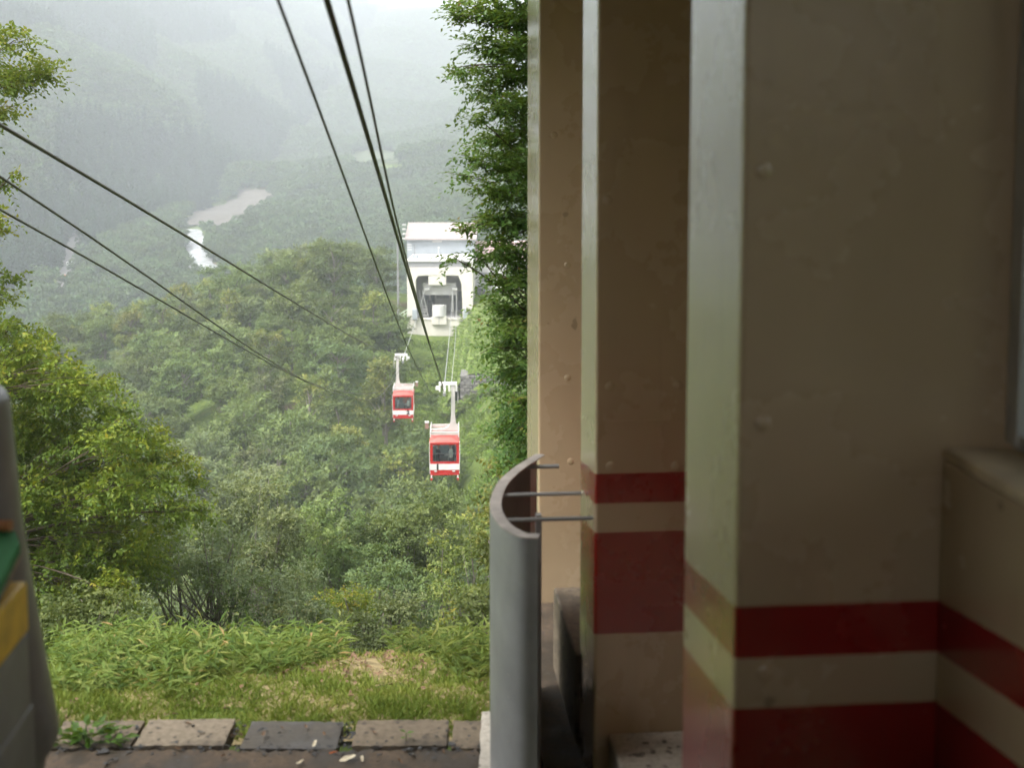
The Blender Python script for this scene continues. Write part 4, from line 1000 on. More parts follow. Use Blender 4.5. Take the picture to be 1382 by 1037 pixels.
# ------------------------------------------------------------------ forest on the slopes across the gully
def tree_proto(kind, seed):
    rng = np.random.default_rng(seed); h = 8.0; cl = []
    if kind in ('round', 'silver'):
        for k in range(34):
            v = unit(rng.normal(0, 1, 3)); rho = rng.uniform(.55, 1); cl.append((v[0]*2.6*rho, v[1]*2.6*rho, 5.2 + v[2]*2.5*rho, rng.uniform(.65, 1.05), rng.uniform(.45, .7)))
    elif kind == 'layer':
        for lv in range(6):
            z = 2.6 + lv * 1.0; rad = 3.1 * math.sqrt(max(.1, 1 - ((lv - 1.3) / 5.2) ** 2))
            for k in range(7 - lv // 2):
                a = rng.uniform(0, 6.28); q = rad * rng.uniform(.45, 1); cl.append((q*math.cos(a), q*math.sin(a), z + rng.normal(0, .25), rng.uniform(.8, 1.25), rng.uniform(.22, .34)))
    else:                                           # tall, narrow
        for k in range(30):
            z = rng.uniform(2.0, 8.2); rad = 1.9 * (1 - ((z - 4.2) / 5.0) ** 2) + .2; a = rng.uniform(0, 6.28); q = rad * rng.uniform(.4, 1)
            cl.append((q*math.cos(a), q*math.sin(a), z, rng.uniform(.6, .95), rng.uniform(.4, .65)))
    return rng, cl
KINDS = {
 'round':  ('leaf_mid',   'round mid-green tree', 'round green trees on the slope'),
 'layer':  ('leaf_dark',  'dark layered tree', 'layered dark trees on the slope'),
 'silver': ('leaf_silver','greyish-green tree', 'grey-green trees on the slope'),
 'tall':   ('leaf_olive', 'narrow yellowish tree', 'yellowish trees on the slope'),
}
protos = {}
def forest_proto(kind, var, fine):
    key = (kind, var, fine)
    if key in protos: return protos[key]
    rng, cl = tree_proto(kind, hash((len(kind), var)) % 1000 + ord(kind[0]))
    cen = np.array([0, 0, 4.0])
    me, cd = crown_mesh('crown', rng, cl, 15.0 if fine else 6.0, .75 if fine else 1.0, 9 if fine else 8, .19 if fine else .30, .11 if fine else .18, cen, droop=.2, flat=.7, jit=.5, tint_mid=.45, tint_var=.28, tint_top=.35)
    me.materials.append(M[KINDS[kind][0]])
    mb = MB(); mb.tube([(0, 0, -.8), (.1, .05, 2), (.05, -.1, 4.5), (0, 0, 6.6)], [.17, .14, .09, .04], 6)
    for k in cl[::2]:
        limb(mb, (0.05, 0, max(1.2, k[2] - 1.6)), k[:3], .06, .015, rng, .08, 4, 4)
    tm = bpy.data.meshes.new('trunk'); tm.from_pydata(mb.v, [], mb.f); tm.materials.append(M['bark_grey'])
    protos[key] = (me, tm); return protos[key]
rng = np.random.default_rng(11)
def forest_tree(x, y, s, kind, var, rz, fine):
    me, tm = forest_proto(kind, var, fine)
    root = empty('tree', (x, y, h1(x, y)), rz); root.scale = (s * rng.uniform(.9, 1.15), s * rng.uniform(.9, 1.15), s)
    px, py = proj((x, y, root.location.z + 4))
    zone = ('on the ridge crest against the misty valley' if y > 168 else 'just under the ridge crest' if y > 140 else 'halfway up the slope beyond the cabins' if y > 108 else 'at the gully bottom beneath the ropes' if y > 74 else 'on the near side of the gully')
    zone2 = ' near the lower station' if (px > 440 and y > 108) else ' below the cabins' if px > 440 else ' under the left ropes' if px > 230 else ' beside the yellowing tree'
    size = 'tall ' if s > 1.14 else 'small ' if s < .96 else 'medium '
    tag(root, size + KINDS[kind][1] + ' ' + zone + zone2, 'tree', KINDS[kind][2])
    for nm, m_ in (('crown', me), ('trunk', tm)):
        o = bpy.data.objects.new(nm, m_); COL.objects.link(o); o.parent = root
    return root
spots = []
y = 46.0
while y < 205:
    step = 4.3 + y * .011
    x = -.55 * y - 6
    while x < .06 * y + 3:
        spots.append((x + rng.uniform(-.4, .4) * step, y + rng.uniform(-.4, .4) * step)); x += step
    y += step * .95
nt_ = 0
for (x, y) in spots:
    z = h1(x, y); s = rng.uniform(.82, 1.32)
    px, py = proj((x, y, z)); pxt, pyt = proj((x, y, z + 8 * s))
    if px < -80 or px > 700: continue
    if 108 < y < 215 and px > 528 + max(0, (y - 150)) * .0 and y > 112 and px > 560 - 35 * (y > 125) - 8: continue          # cut grass below the station
    if 78 < y <= 125 and px > 610 - (y - 78) * .9: continue              # grass bank
    if y > 158 and px > 515: continue
    if abs(x - lane_x(y, 1)) < 4.5 and y < 78 : s *= .75
    k = rng.choice(['round', 'layer', 'silver', 'tall'], p=[.42, .26, .20, .12])
    forest_tree(x, y, s, k, int(rng.integers(0, 3)), rng.uniform(0, 6.28), y < 78); nt_ += 1
print('forest trees', nt_)
# bushes on the cut strip below the station
def bush_mesh(name, seed, r, dens, L, W):
    rg_ = np.random.default_rng(seed); cl = []
    for k in range(10):
        v = unit(rg_.normal(0, 1, 3)); cl.append((v[0]*r*.6, v[1]*r*.6, r*.55 + abs(v[2])*r*.4, r*.42, r*.34))
    me, cd = crown_mesh(name, rg_, cl, dens, r*.4, 7, L, W, np.zeros(3), jit=.5, tint_mid=.5, tint_var=.3); return me
bm1 = bush_mesh('foliage', 1, 1.2, 9, .2, .12); bm1.materials.append(M['leaf_lime']); bm2 = bush_mesh('foliage', 2, 1.2, 9, .22, .13); bm2.materials.append(M['leaf_mid'])
for k in range(92):
    if k < 38: px, py, Y = rng.uniform(548, 622), 0, rng.uniform(112, 160)
    elif k < 70: px, py, Y = rng.uniform(625, 690), 0, rng.uniform(82, 128)
    else: px, py, Y = rng.uniform(606, 668), 0, rng.uniform(135.5, 137.8)
    x = (px - 691) / FPX * Y; s = rng.uniform(.35, .85)
    if Y > 137.9 and px > 598: continue
    if k >= 70: s *= 1.5
    lime = rng.uniform() < .55
    root = tag(empty('bush', (x, Y, h1(x, Y) - .1), rng.uniform(0, 6)), 'low yellow-green bush on the cleared slope below the lower station' if lime else 'low dark green bush on the cleared slope below the lower station', 'bush', 'bushes on the cleared slope'); root.scale = (s*1.3, s*1.3, s*.8)
    o = bpy.data.objects.new('foliage', bm1 if lime else bm2); COL.objects.link(o); o.parent = root
# long grass on the cleared slope
def tufts(name, n, sampler, hgt, wid, per, mat, seed, lean=.5, zoff=0):
    rg_ = np.random.default_rng(seed); x, y, sc, tint = sampler(rg_, n); z = H(x, y) + zoff; n = len(x)
    pos = np.repeat(np.stack([x, y, z], 1), per, 0); m_ = len(pos); sc = np.repeat(sc, per)
    pos[:, :2] += rg_.normal(0, wid * 1.5, (m_, 2)) * sc[:, None]
    ax = unit(np.stack([rg_.normal(0, lean, m_), rg_.normal(0, lean, m_), np.ones(m_)], 1)); nv = unit(rg_.normal(0, 1, (m_, 3)))
    Lb = hgt * sc * rg_.uniform(.5, 1.2, m_)
    V, F, T = leaves(pos, ax, nv, Lb, wid * np.ones(m_) * (.6 + .4 * sc), np.clip(np.repeat(tint, per) + rg_.normal(0, .14, m_), 0, 1))
    o = obj(name, mesh_np(name, V, F, {'tint': T}), mat); return o
def samp_slope(rg_, n):
    Y = rg_.uniform(80, 166, n); px = rg_.uniform(530, 715, n); x = (px - 691) / FPX * Y
    keep = ((Y > 108) | (px > 605)) & ~((Y > 138.8) & (px > 603)) & ~((Y > 166)); x, Y = x[keep], Y[keep]
    t = .3 + .3 * np.sin(x * .7) * np.sin(Y * .4) + rg_.normal(0, .1, len(x))
    bare = (np.sin(x * .55 + Y * .21) + np.sin(Y * .33 - x * .3 + 2)) > .95
    return x[~bare], Y[~bare], rg_.uniform(.5, 1.1, (~bare).sum()), t[~bare]
o = tufts('slope_grass', 16000, samp_slope, .55, .16, 3, M['leaf_lime'], 3, .7); tag(o, 'yellow-green long grass on the cleared slope below the station', 'grass', kind='stuff')

xb, yb, zbk = BANK_PTS; m_ = len(xb) * 3
pos = np.repeat(np.stack([xb, yb, zbk - .05], 1), 3, 0); pos[:, :2] += rng.normal(0, .25, (m_, 2))
V, F, T = leaves(pos, unit(np.stack([rng.normal(0, .7, m_), rng.normal(0, .7, m_), np.ones(m_)], 1)), unit(rng.normal(0, 1, (m_, 3))), rng.uniform(.15, .40, m_), np.full(m_, .13), np.clip(rng.normal(.35, .25, m_), 0, 1))
o = obj('bank_grass', mesh_np('bank_grass', V, F, {'tint': T}), M['leaf_lime']); tag(o, 'short green grass on the bank above the stone wall', 'grass', kind='stuff')

# ------------------------------------------------------------------ far forest (one mass, instanced)
def far_proto(conifer, seed):
    rg_ = np.random.default_rng(seed)
    if conifer:
        cl = [(0.0, 0.0, 1.5 + k * 1.25, max(.35, 1.9 * (1 - k / 9.5)), .55) for k in range(9)]; me, _ = crown_mesh('far_conifer', rg_, cl, 5.0, .8, 5, .55, .32, np.zeros(3), droop=.6, jit=.4, tint_mid=.5, tint_var=.3)
    else:
        cl = []
        for k in range(16):
            v = unit(rg_.normal(0, 1, 3)); cl.append((v[0]*2.7, v[1]*2.7, 4.6 + v[2]*2.4, rg_.uniform(.9, 1.4), rg_.uniform(.6, 1.0)))
        me, _ = crown_mesh('far_crown', rg_, cl, 2.6, .9, 5, .60, .42, np.array([0, 0, 3.0]), jit=.6, tint_mid=.45, tint_var=.3, tint_top=.4)
    me.materials.append(M['far_conifer' if conifer else 'far_leaf'])
    return bpy.data.objects.new(me.name, me)
def far_forest(name, pts, scl, protos_, label):
    pc = bpy.data.collections.new(name + '_kinds')
    for p in protos_: pc.objects.link(p)
    me = bpy.data.meshes.new(name); me.vertices.add(len(pts)); me.vertices.foreach_set('co', np.asarray(pts, np.float32).ravel())
    a = me.attributes.new('scl', 'FLOAT', 'POINT'); a.data.foreach_set('value', np.asarray(scl, np.float32)); me.update()
    o = bpy.data.objects.new(name, me); COL.objects.link(o); tag(o, label, 'forest', kind='stuff')
    g = bpy.data.node_groups.new(name, 'GeometryNodeTree'); g.interface.new_socket('Geometry', in_out='INPUT', socket_type='NodeSocketGeometry'); g.interface.new_socket('Geometry', in_out='OUTPUT', socket_type='NodeSocketGeometry')
    gi = g.nodes.new('NodeGroupInput'); go = g.nodes.new('NodeGroupOutput'); ip = g.nodes.new('GeometryNodeInstanceOnPoints')
    ci = g.nodes.new('GeometryNodeCollectionInfo'); ci.inputs['Collection'].default_value = pc; ci.inputs['Separate Children'].default_value = True; ci.inputs['Reset Children'].default_value = True
    ip.inputs['Pick Instance'].default_value = True
    na = g.nodes.new('GeometryNodeInputNamedAttribute'); na.data_type = 'FLOAT'; na.inputs[0].default_value = 'scl'
    rr = g.nodes.new('FunctionNodeRandomValue'); rr.data_type = 'FLOAT_VECTOR'; rr.inputs[0].default_value = (-.05, -.05, 0); rr.inputs[1].default_value = (.05, .05, 6.28)
    L_ = g.links.new
    L_(gi.outputs[0], ip.inputs['Points']); L_(ci.outputs[0], ip.inputs['Instance']); L_(na.outputs[0], ip.inputs['Scale']); L_(rr.outputs[0], ip.inputs['Rotation']); L_(ip.outputs[0], go.inputs[0])
    md = o.modifiers.new('scatter', 'NODES'); md.node_group = g; return o
rng = np.random.default_rng(21)
pb, sb, pc_, sc_ = [], [], [], []
n_try = 110000
Yr = 215 + (2250 - 215) * rng.uniform(0, 1, n_try) ** .85; Xr = rng.uniform(-.50, .10, n_try) * Yr
dens_keep = rng.uniform(0, 1, n_try) < np.clip(Yr / 900, .25, 1) * np.clip(1500 / Yr, .5, 1)
Zr = H(Xr, Yr)
for x, y, z, kp in zip(Xr, Yr, Zr, dens_keep):
    if not kp or (y < 300 and x > -30): continue
    if len(pb) + len(pc_) > 75000: break
    s = rng.uniform(.7, 1.25) * (1.0 + .25 * (y > 700) + .5 * min(1, max(0, (y - 900) / 600)))
    px, py = proj((x, y, z)); pt = proj((x, y, z + 7 * s))[1]
    if py > 470 and y > 230: pass
    if in_sheet(px, py) or in_sheet(px, (py + pt) / 2) or (in_sheet(px, pt) and rng.uniform() < .8): continue
    foot = -165 - .03 * (y - 600); m_ = foot - x
    con = m_ > 4 and (math.sin(x * .035 + 1) + math.sin(y * .022) + .6 * math.sin(m_ * .05)) > -.15 and m_ < 190
    if con: pc_.append((x, y, z - .3)); sc_.append(s * 1.15)
    else: pb.append((x, y, z - .4)); sb.append(s)
print('far', len(pb), len(pc_))
far_forest('far_forest', pb, sb, [far_proto(False, 50 + k) for k in range(4)], 'misty broadleaf forest covering the valley floor and far slopes')
far_forest('far_conifer_forest', pc_, sc_, [far_proto(True, 60 + k) for k in range(3)], 'dark misty conifer forest on the left mountain slope')
# tiny vehicles on the valley road
for (px, py, m_, lab) in ((88, 382, 'orange', 'tiny orange truck on the valley road'), (95, 363, 'car_w', 'tiny white van on the valley road')):
    p = hit(px, py); root = tag(empty('valley_truck', (p.x, p.y, p.z + .85), R(8)), lab, 'truck'); root.scale = (.75, .75, .75)
    MB().box(-1.1, 1.1, -3, 1.4, .5, 2.6).build('load_box', M[m_], root, bevel=.1); MB().box(-1.05, 1.05, 1.42, 3, .5, 2.3).build('cab', M['car_w'], root, bevel=.15)
    for sx in (-1, 1):
        for yy in (-2, 2): MB().cyl((sx*1.0, yy, .45), (sx*1.15, yy, .45), .45, 12).build('wheel', M['tyre'], root)

# ------------------------------------------------------------------ near trees
# the yellowing tree on the left
Yl = 19.5
bl = []
LT = [(18,55,34),(52,92,34),(20,110,36),(70,100,18),(8,150,24),(-40,80,50),(-90,40,70),(-60,170,60),
      (8,245,17),(20,232,9),(-30,300,50),(12,372,20),(5,400,24),(-60,400,60),
      (12,452,32),(45,470,36),(82,492,30),(20,510,45),(70,530,45),(120,520,38),(150,548,30),(30,590,55),(95,600,52),(155,590,44),(195,585,28),(215,612,28),
      (30,660,55),(90,670,55),(150,660,52),(205,650,44),(245,622,26),(262,650,22),(250,690,30),(275,690,16),(40,740,52),(100,745,52),(160,735,46),(205,722,34),(-60,520,90),(-80,650,90),(-60,770,80),
      (40,810,46),(95,820,46),(150,800,40),(60,870,36),(110,880,34)]
rgl = random.Random(3)
for (px, py, r_) in LT:
    bl.append(blob(px, py, Yl + rgl.uniform(-1.2, 1.2), r_ * 1.02, .72))
    if r_ > 34:
        for q in range(2): bl.append(blob(px + rgl.uniform(-.5, .35) * r_, py + rgl.uniform(-.6, .6) * r_, Yl + rgl.uniform(-.4, 2.2), r_ * rgl.uniform(.5, .75), .7))
for py_ in range(450, 900, 40):
    lim = np.interp(py_, [450, 480, 520, 570, 610, 660, 700, 750, 800, 900], [35, 80, 125, 175, 215, 240, 245, 215, 190, 170])
    px_ = 0.0
    while px_ < lim:
        bl.append(blob(px_ + rgl.uniform(-12, 12), py_ + rgl.uniform(-15, 15), 20.2 + rgl.uniform(-.6, 1.6), rgl.uniform(30, 42), .75)); px_ += 48
bx, by = P(-70, 900, 19.8).x, 19.8
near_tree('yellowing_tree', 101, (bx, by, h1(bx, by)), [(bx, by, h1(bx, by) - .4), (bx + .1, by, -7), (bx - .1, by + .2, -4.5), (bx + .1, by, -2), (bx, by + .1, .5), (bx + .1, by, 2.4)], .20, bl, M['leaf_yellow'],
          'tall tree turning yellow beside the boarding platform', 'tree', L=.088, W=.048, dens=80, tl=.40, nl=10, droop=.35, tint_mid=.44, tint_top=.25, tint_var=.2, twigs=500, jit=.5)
# the glossy tree behind the pillars
Yr_ = 15.5
RT = [(640,10,42),(690,20,50),(612,20,20),(655,60,40),(700,80,50),(625,92,26),(604,92,12),(660,120,42),(700,150,50),(640,160,24),(668,200,44),(700,230,50),(640,215,26),(618,236,18),(650,255,30),
      (690,290,46),(640,300,26),(622,308,14),(668,330,34),(640,345,22),(606,347,14),(700,360,44),(672,380,36),(648,408,22),(700,430,44),(668,440,34),(650,470,18),(690,490,40),(668,510,26),(700,550,38),(680,570,26),(700,610,32),(690,630,22),
      (760,40,80),(770,160,90),(770,290,90),(770,420,90),(765,540,80),(720,-60,80),(650,-50,40),(760,640,60)]
RT += [(px_, py_, 30) for py_ in range(-20, 640, 40) for px_ in (670, 694, 718)]
RT = [(px_ + (16 if py_ > 375 else 6), py_, r_) for (px_, py_, r_) in RT]
br = [blob(px, py, Yr_ + rgl.uniform(-.6, 1.0) + (1.0 if px > 730 else 0), r_ * 1.0, .55) for (px, py, r_) in RT]
bx, by = P(770, 500, 16.6).x, 16.6
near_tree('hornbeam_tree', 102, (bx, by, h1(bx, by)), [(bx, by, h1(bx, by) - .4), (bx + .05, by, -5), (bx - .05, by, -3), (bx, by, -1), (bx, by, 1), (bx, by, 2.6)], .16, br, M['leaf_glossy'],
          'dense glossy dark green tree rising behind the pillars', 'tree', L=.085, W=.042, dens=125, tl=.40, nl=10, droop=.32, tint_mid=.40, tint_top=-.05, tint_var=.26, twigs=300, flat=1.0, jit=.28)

def shrub(name, seed, px, py0, py1, Y, wpx, mat, label, n=22, L=.09, W=.05, dens=22, stems=5, tint_mid=.45, bark='bark_grey', tint_top=.2, fl=.6, cat='shrub', zfoot=None):
    """a many-stemmed shrub spanning py0..py1 in height at Y"""
    rg_ = np.random.default_rng(seed); x = P(px, 500, Y).x; zt = P(px, py0, Y).z; zb = P(px, py1, Y).z; g = h1(x, Y) if zfoot is None else zfoot
    W2 = wpx / FPX * Y / 2; hh = (zt - zb) / 2; zc = (zt + zb) / 2; cl = []
    for k in range(n):
        v = unit(rg_.normal(0, 1, 3)); rho = rg_.uniform(.45, .86); r_ = min(W2, hh) * rg_.uniform(.26, .44)
        cl.append((v[0]*W2*rho, v[1]*W2*.8*rho, zc - g + v[2]*hh*rho, r_, r_*fl))
    root = tag(empty(name, (x, Y, g)), label, cat)
    me, cd = crown_mesh('crown', rg_, cl, dens * 2.2, .38 * (Y / 20) ** .5, 9, L, W, np.array([0, 0, zb - g]), droop=.28, flat=.7, jit=.5, tint_mid=tint_mid, tint_var=.28, tint_top=tint_top)
    obj('crown', me, mat, root)
    for s in range(stems):
        mb = MB(); a = 6.28 * s / stems + rg_.uniform(-.4, .4); c = cl[s * len(cl) // stems]
        base = Vector((.18 * math.cos(a), .18 * math.sin(a), -.3))
        pts = limb(mb, base, Vector(c[:3]), .05 * (zt - g) / 4 + .012, .012, rg_, .06, 7, 6)
        for q in cl[s::stems]: limb(mb, pts[4], q[:3], .02, .005, rg_, .06, 4, 4)
        mb.build('stem', M[bark], root, smooth=True)
    return root
shrub('multi_stem_tree', 201, 262, 690, 848, 21.5, 225, M['leaf_grey'], 'thin-stemmed grey-green tree with bare lower stems behind the bamboo grass', n=30, stems=9, dens=17, L=.085, W=.045, cat='tree', tint_mid=.45)
shrub('dark_shrub', 202, 110, 770, 945, 17.5, 210, M['leaf_mid'], 'dark green shrub under the yellowing tree beside the platform', n=24, L=.085, W=.05)
shrub('grey_shrub', 203, 385, 760, 925, 23.5, 170, M['leaf_grey'], 'fine-leaved grey-green shrub next to the multi-stemmed tree', n=26, L=.08, W=.045, dens=24)
shrub('yellow_shrub', 204, 462, 768, 880, 27, 95, M['leaf_yellow'], 'small yellow-tinted shrub rising among grey-green shrubs', n=18, L=.09, W=.05, dens=24, tint_mid=.62)
shrub('pale_shrub', 205, 525, 790, 915, 22, 150, M['leaf_silver'], 'pale green shrub behind the brown grass mound', n=22, L=.09, W=.05, dens=24)
shrub('reddish_shrub', 206, 600, 825, 935, 16.5, 120, M['leaf_yellow'], 'shrub with reddish new leaves near the kerb', n=20, L=.10, W=.05, dens=26, tint_mid=.55)
shrub('right_shrub', 207, 660, 760, 950, 15.8, 130, M['leaf_mid'], 'green shrub right behind the curved guide', n=26, L=.085, W=.045, dens=28)
shrub('lime_shrub', 208, 690, 610, 800, 18, 130, M['leaf_olive'], 'yellow-green shrub below the glossy tree by the guide', n=26, L=.085, W=.045, dens=28)
shrub('round_tree', 209, 450, 655, 800, 40, 170, M['leaf_mid'], 'round bright green tree in the gully below cabin 2', n=34, L=.13, W=.08, dens=10, cat='tree', fl=.7)
shrub('broad_tree', 210, 575, 650, 800, 41, 170, M['leaf_mid'], 'broad green tree in the gully below cabin 1', n=34, L=.13, W=.08, dens=10, cat='tree', fl=.7, tint_mid=.5)
shrub('feathery_tree', 211, 640, 690, 880, 29, 150, M['leaf_olive'], 'feathery yellow-green tree left of the curved guide', n=32, L=.11, W=.05, dens=15, cat='tree', fl=.35)
shrub('gully_tree', 212, 540, 740, 880, 32, 180, M['leaf_dark'], 'flat-topped dark tree in the gully behind the pale shrub', n=32, L=.12, W=.06, dens=12, cat='tree', fl=.35)
shrub('gully_tree', 213, 330, 640, 800, 36, 190, M['leaf_silver'], 'greyish tree in the gully above the thin-stemmed tree', n=34, L=.12, W=.07, dens=11, cat='tree', fl=.6)
shrub('gully_tree', 214, 430, 790, 900, 30, 150, M['leaf_dark'], 'dark tree filling the gap behind the small yellow-tinted shrub', n=26, L=.12, W=.07, dens=12, cat='tree', fl=.5)
shrub('left_shrub', 215, 200, 800, 930, 24, 170, M['leaf_dark'], 'dark shrub in the shade behind the bare stems', n=22, L=.1, W=.05, dens=20)

# ------------------------------------------------------------------ grass strip, dwarf bamboo, weeds, litter
def samp_strip(rg_, n):
    Y = 9.62 + 5.2 * rg_.uniform(0, 1, n) ** 1.2; px = rg_.uniform(40, 720, n); x = (px - 691) / FPX * Y
    d1 = np.exp(-(((px - 500) / 95) ** 2 + ((Y - 13.0) / 1.6) ** 2)); patch = np.sin(x * 3.1 + 1) * np.sin(Y * 2.7 + x) + .5 * np.sin(x * 7.7 + Y * 5)
    t = .34 + .15 * patch + .30 * d1 + .12 * (rg_.uniform(0, 1, n) < .12)
    keep = rg_.uniform(0, 1, n) < (.95 - .35 * d1 - .30 * (patch > .6)); return x[keep], Y[keep], (rg_.uniform(.5, 1.2, n) * (1 + .35 * (patch < -.5)))[keep], t[keep]
M['verge'] = mat_plain('verge_soil', (.30, .24, .13), .95, var=.5, scale=9, bumps=.8, spec=.1, dist=.03)
vx = np.linspace(-4.6, .6, 80); vy = np.linspace(9.5, 15.2, 60); VX, VY = np.meshgrid(vx, vy)
VZ = H(VX, VY) + .03 + .05 * np.sin(VX * 2.1 + 1) * np.sin(VY * 1.7) + .12 * np.exp(-(((VX + 1.6) / .7) ** 2 + ((VY - 13.3) / 1.0) ** 2)); n1, n2 = VZ.shape
ii = (np.arange(n1 - 1)[:, None] * n2 + np.arange(n2 - 1)[None, :]).ravel()
o = obj('verge', mesh_np('verge', np.stack([VX.ravel(), VY.ravel(), VZ.ravel()], 1), np.stack([ii, ii + 1, ii + n2 + 1, ii + n2], 1), smooth=True), M['verge']); tag(o, kind='structure')
def vz(x, y): return h1(x, y) + .03 + .05 * math.sin(x * 2.1 + 1) * math.sin(y * 1.7) + .12 * math.exp(-(((x + 1.6) / .7) ** 2 + ((y - 13.3) / 1.0) ** 2))
_H = H
def H(X, Y):
    X = np.asarray(X, float); Y = np.asarray(Y, float)
    return _H(X, Y) + .02 + .05 * np.sin(X * 2.1 + 1) * np.sin(Y * 1.7) + .12 * np.exp(-(((X + 1.6) / .7) ** 2 + ((Y - 13.3) / 1.0) ** 2))
o = tufts('verge_grass', 9000, samp_strip, .085, .012, 6, M['leaf_grass'], 8, .8); tag(o, 'short patchy grass with dry brown spots behind the gutter slabs', 'grass', kind='stuff')
def samp_litter(rg_, n):
    Y = rg_.uniform(9.6, 14.5, n); px = rg_.uniform(60, 700, n); x = (px - 691) / FPX * Y; return x, Y, np.ones(n), np.full(n, .5)
# dry leaves lying in the grass: too many to count
rg_ = np.random.default_rng(15); n = 260
x, y, _, _ = samp_litter(rg_, n); hot = rg_.uniform(0, 1, n) < .45; x[hot] = -1.6 + rg_.normal(0, .55, hot.sum()); y[hot] = 12.9 + rg_.normal(0, .6, hot.sum())
pos = np.stack([x, y, H(x, y) + .035], 1); axv = unit(np.stack([rg_.normal(0, 1, n), rg_.normal(0, 1, n), rg_.normal(0, .25, n)], 1)); nv = unit(np.stack([rg_.normal(0, .3, n), rg_.normal(0, .3, n), np.ones(n)], 1))
V, F, T = leaves(pos, axv, nv, rg_.uniform(.05, .12, n), rg_.uniform(.03, .06, n), rg_.uniform(0, 1, n))
o = obj('leaf_litter', mesh_np('leaf_litter', V, F, {'tint': T}), M['leaf_dry']); tag(o, 'dry brown leaves scattered over the grass strip', 'leaf litter', kind='stuff')
# dwarf bamboo along the brink
def bamboo(name, n, px0, px1, Y0, Y1, hgt, seed, mat, label):
    rg_ = np.random.default_rng(seed); Y = rg_.uniform(Y0, Y1, n); px = rg_.uniform(px0, px1, n); x = (px - 691) / FPX * Y; z = H(x, Y)
    edge = np.interp(px, [60, 200, 330, 430, 500, 580, 640, 710], [11.1, 11.4, 12.1, 13.3, 14.3, 13.4, 12.2, 11.6]) + .4 * np.sin(px * .07) * np.sin(px * .023 + 1); keep = Y > edge + rg_.normal(0, .35, n); x, Y, z = x[keep], Y[keep], z[keep]; n = len(x); per = 9
    hh = hgt * rg_.uniform(.4, 1.25, n) * np.clip(.45 + .3 * (Y - 11.2), .45, 1); base = np.stack([x, Y, z], 1); ln = unit(np.stack([rg_.normal(0, .25, n), rg_.normal(0, .25, n), np.ones(n)], 1))
    t = np.tile(np.linspace(.12, 1, per), (n, 1)); pos = base[:, None] + ln[:, None] * (hh[:, None] * t)[..., None]
    an = rg_.uniform(0, 6.28, (n, per)); ax = unit(np.stack([np.cos(an), np.sin(an), rg_.normal(.25, .35, (n, per))], -1)); nv = unit(np.stack([rg_.normal(0, .35, (n, per)), rg_.normal(0, .35, (n, per)), np.ones((n, per))], -1))
    V, F, T = leaves(pos.reshape(-1, 3), ax.reshape(-1, 3), nv.reshape(-1, 3), rg_.uniform(.13, .24, n * per), rg_.uniform(.022, .036, n * per), np.clip(np.repeat(rg_.normal(.42, .2, n), per) + rg_.normal(0, .15, n * per), 0, 1))
    o = obj(name, mesh_np(name, V, F, {'tint': T}), mat); tag(o, label, 'bamboo grass', kind='stuff')
bamboo('dwarf_bamboo', 1500, 60, 455, 10.9, 16.8, .46, 31, M['leaf_bamboo'], 'dense dwarf bamboo along the brink left of the brown mound')
bamboo('dwarf_bamboo', 950, 530, 710, 11.4, 16.2, .40, 32, M['leaf_bamboo'], 'dense dwarf bamboo along the brink towards the curved guide')
# the weed at the sill's corner
wd = row_pt(118, 1000, ZG); wr = tag(empty('weed_clump', wd), 'bright green broad-leaved weed growing at the corner of the sill', 'weed')
rg_ = np.random.default_rng(9); n = 90
an = rg_.uniform(0, 6.28, n); rad = rg_.uniform(0, .22, n); pos = np.stack([rad * np.cos(an) * 1.5, rad * np.sin(an) * .6, rg_.uniform(.0, .13, n) * (1 - rad * 2)], 1)
axv = unit(np.stack([np.cos(an), np.sin(an) * .8, rg_.uniform(-.1, .8, n)], 1)); nv = unit(np.stack([rg_.normal(0, .4, n), rg_.normal(0, .4, n), np.ones(n)], 1))
V, F, T = leaves(pos, axv, nv, rg_.uniform(.07, .13, n), rg_.uniform(.04, .06, n), rg_.uniform(0, 1, n)); obj('foliage', mesh_np('foliage', V, F, {'tint': T}), M['leaf_weed'], wr)
mb = MB()
for k in range(8): mb.tube([(0, 0, -.05), (pos[k][0] * .9, pos[k][1] * .9, pos[k][2])], .004, 4)
mb.build('stem', M['leaf_weed'], wr)
sp = row_pt(548, 1000, ZG + .012); wr = tag(empty('sprout', sp), 'tiny green sprout on the brown-grey slab', 'weed')
V, F, T = leaves(np.array([[0, 0, .05], [0, 0, .06], [.01, 0, .03], [0, 0, .02]]), unit(np.array([[1, 0, .4], [-1, .2, .5], [.6, -.5, .3], [-.6, -.4, .2]])), unit(np.array([[0, 0, 1.], [0, .1, 1], [.1, 0, 1], [0, 0, 1]])), np.array([.07, .06, .05, .05]), np.array([.04, .035, .03, .03]), np.full(4, .6))
obj('foliage', mesh_np('foliage', V, F, {'tint': T}), M['leaf_weed'], wr); MB().tube([(0, 0, -.01), (0, 0, .06)], .003, 4).build('stem', M['leaf_weed'], wr)
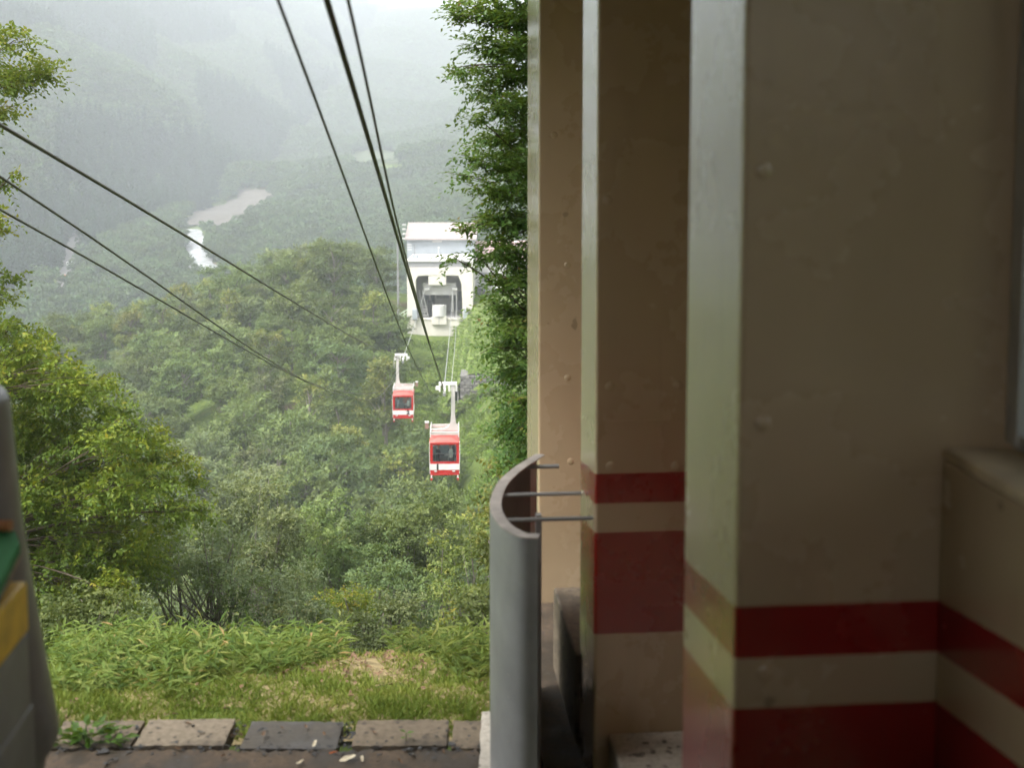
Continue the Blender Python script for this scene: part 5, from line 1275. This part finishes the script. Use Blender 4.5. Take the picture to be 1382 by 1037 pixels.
# single fallen leaves on the concrete
def fallen(px, py, mat, size, lab, seed, z=ZG + .02, group='leaves fallen on the concrete'):
    r_ = random.Random(seed); p = row_pt(px, py, z); n = 9; vs = [(0, 0, .004)]
    for k in range(n):
        a = 2 * math.pi * k / n; q = size * (.75 + .25 * math.cos(2 * a)) * r_.uniform(.8, 1.1); vs.append((q * math.cos(a), q * .6 * math.sin(a), .012 * r_.random() + .006))
    mb = MB().add(vs, [(0, 1 + k, 1 + (k + 1) % n) for k in range(n)]); o = mb.build('fallen_leaf', mat, None); o.location = p; o.rotation_euler = (r_.uniform(-.3, .3), r_.uniform(-.2, .2), r_.uniform(0, 6))
    tag(o, lab, 'leaf', group)
fallen(470, 1025, M['leaf_pale'], .075, 'large cream leaf lying on the wet sill', 1, ZG + .012)
fallen(450, 1018, M['leaf_orange'], .035, 'small orange leaf on the sill beside the cream leaf', 2, ZG + .012)
fallen(488, 1026, M['leaf_pale'], .04, 'small tan leaf on the sill right of the cream leaf', 4, ZG + .012)
fallen(405, 1031, M['leaf_pale'], .04, 'narrow tan leaf at the front of the sill', 3, ZG + .012)
fallen(424, 1006, M['leaf_pale'], .045, 'pale leaf stuck to the wet slab', 5)
fallen(356, 993, M['leaf_dry'], .05, 'brown leaf on the wet slab near its joint', 6)
fallen(254, 978, M['leaf_dry'], .04, 'brown leaf on the pale spotted slab', 7)
fallen(505, 990, M['leaf_dry'], .035, 'brown leaf on the slab with the sprout', 8)
fallen(155, 992, M['leaf_pale'], .05, 'pale leaf beside the weed clump', 10)
for k, (px, py) in enumerate(((380, 984), (438, 992), (412, 982), (610, 1012), (598, 1017), (540, 1030), (300, 1022), (240, 1012))):
    fallen(px, py, M['leaf_dry'], .028 + .006 * (k % 3), 'scrap of dark dead leaf on the damp concrete', 20 + k, ZG + .018, 'scraps of dead leaf on the concrete')
# rubble and dead leaves packed into the open joints
for j, (px, lab) in enumerate(((319, 'black leaf rubbish packed in the joint left of the wet slab'), (467, 'black leaf rubbish packed in the joint right of the wet slab'))):
    rj = random.Random(60 + j); p = row_pt(px, 992, ZG - .06); mb = MB()
    for k in range(26):
        c = (rj.uniform(-.035, .035), rj.uniform(-.17, .17), rj.uniform(-.04, .05)); s_ = rj.uniform(.012, .03)
        mb.add([(c[0] + rj.uniform(-1, 1) * s_, c[1] + rj.uniform(-1, 1) * s_, c[2] + rj.uniform(-.6, .6) * s_) for q in range(4)], [(0, 1, 2), (0, 2, 3), (0, 3, 1), (1, 3, 2)])
    o = mb.build('joint_debris', M['dark'] if j else M['leaf_dry'], None); o.location = p; tag(o, lab, 'debris', kind='stuff')

rj = random.Random(91); mb = MB()
for k in range(520):
    if k < 330: px, py, z = rj.uniform(75, 650), rj.gauss(1012, 3.5), ZG + .002
    elif k < 430: px, py, z = rj.uniform(75, 650), rj.uniform(976, 1034), ZG + .012
    else: px, py, z = rj.choice([318, 322, 466, 470, 606, 187]) + rj.gauss(0, 5), rj.uniform(975, 1012), ZG + .004
    c = row_pt(px, py, z); s_ = abs(rj.gauss(.008, .008)) + .004
    mb.add([(c.x + rj.uniform(-1.4, 1.4) * s_, c.y + rj.uniform(-1.2, 1.2) * s_, c.z + rj.uniform(-.2, .7) * s_) for q in range(4)], [(0, 1, 2), (0, 2, 3), (0, 3, 1), (1, 3, 2)])
tag(mb.build('wet_crumbs', M['dark'], None), 'black wet crumbs of earth and leaf along the slab joints', 'debris', kind='stuff')
# ------------------------------------------------------------------ haze
hb = MB().box(-1270, 620, -320, 2330, -85, 285).build('haze', None); tag(hb, 'pale mist filling the valley', 'mist', kind='stuff')
hm = bpy.data.materials.new('haze'); hm.use_nodes = True; hn = hm.node_tree; hn.nodes.clear()
pv = hn.nodes.new('ShaderNodeVolumePrincipled'); pv.inputs['Density'].default_value = HAZE_DENSITY; pv.inputs['Color'].default_value = (.87, .92, 1.0, 1); pv.inputs['Anisotropy'].default_value = .15
ho = hn.nodes.new('ShaderNodeOutputMaterial'); hn.links.new(pv.outputs[0], ho.inputs['Volume']); hb.data.materials.append(hm)
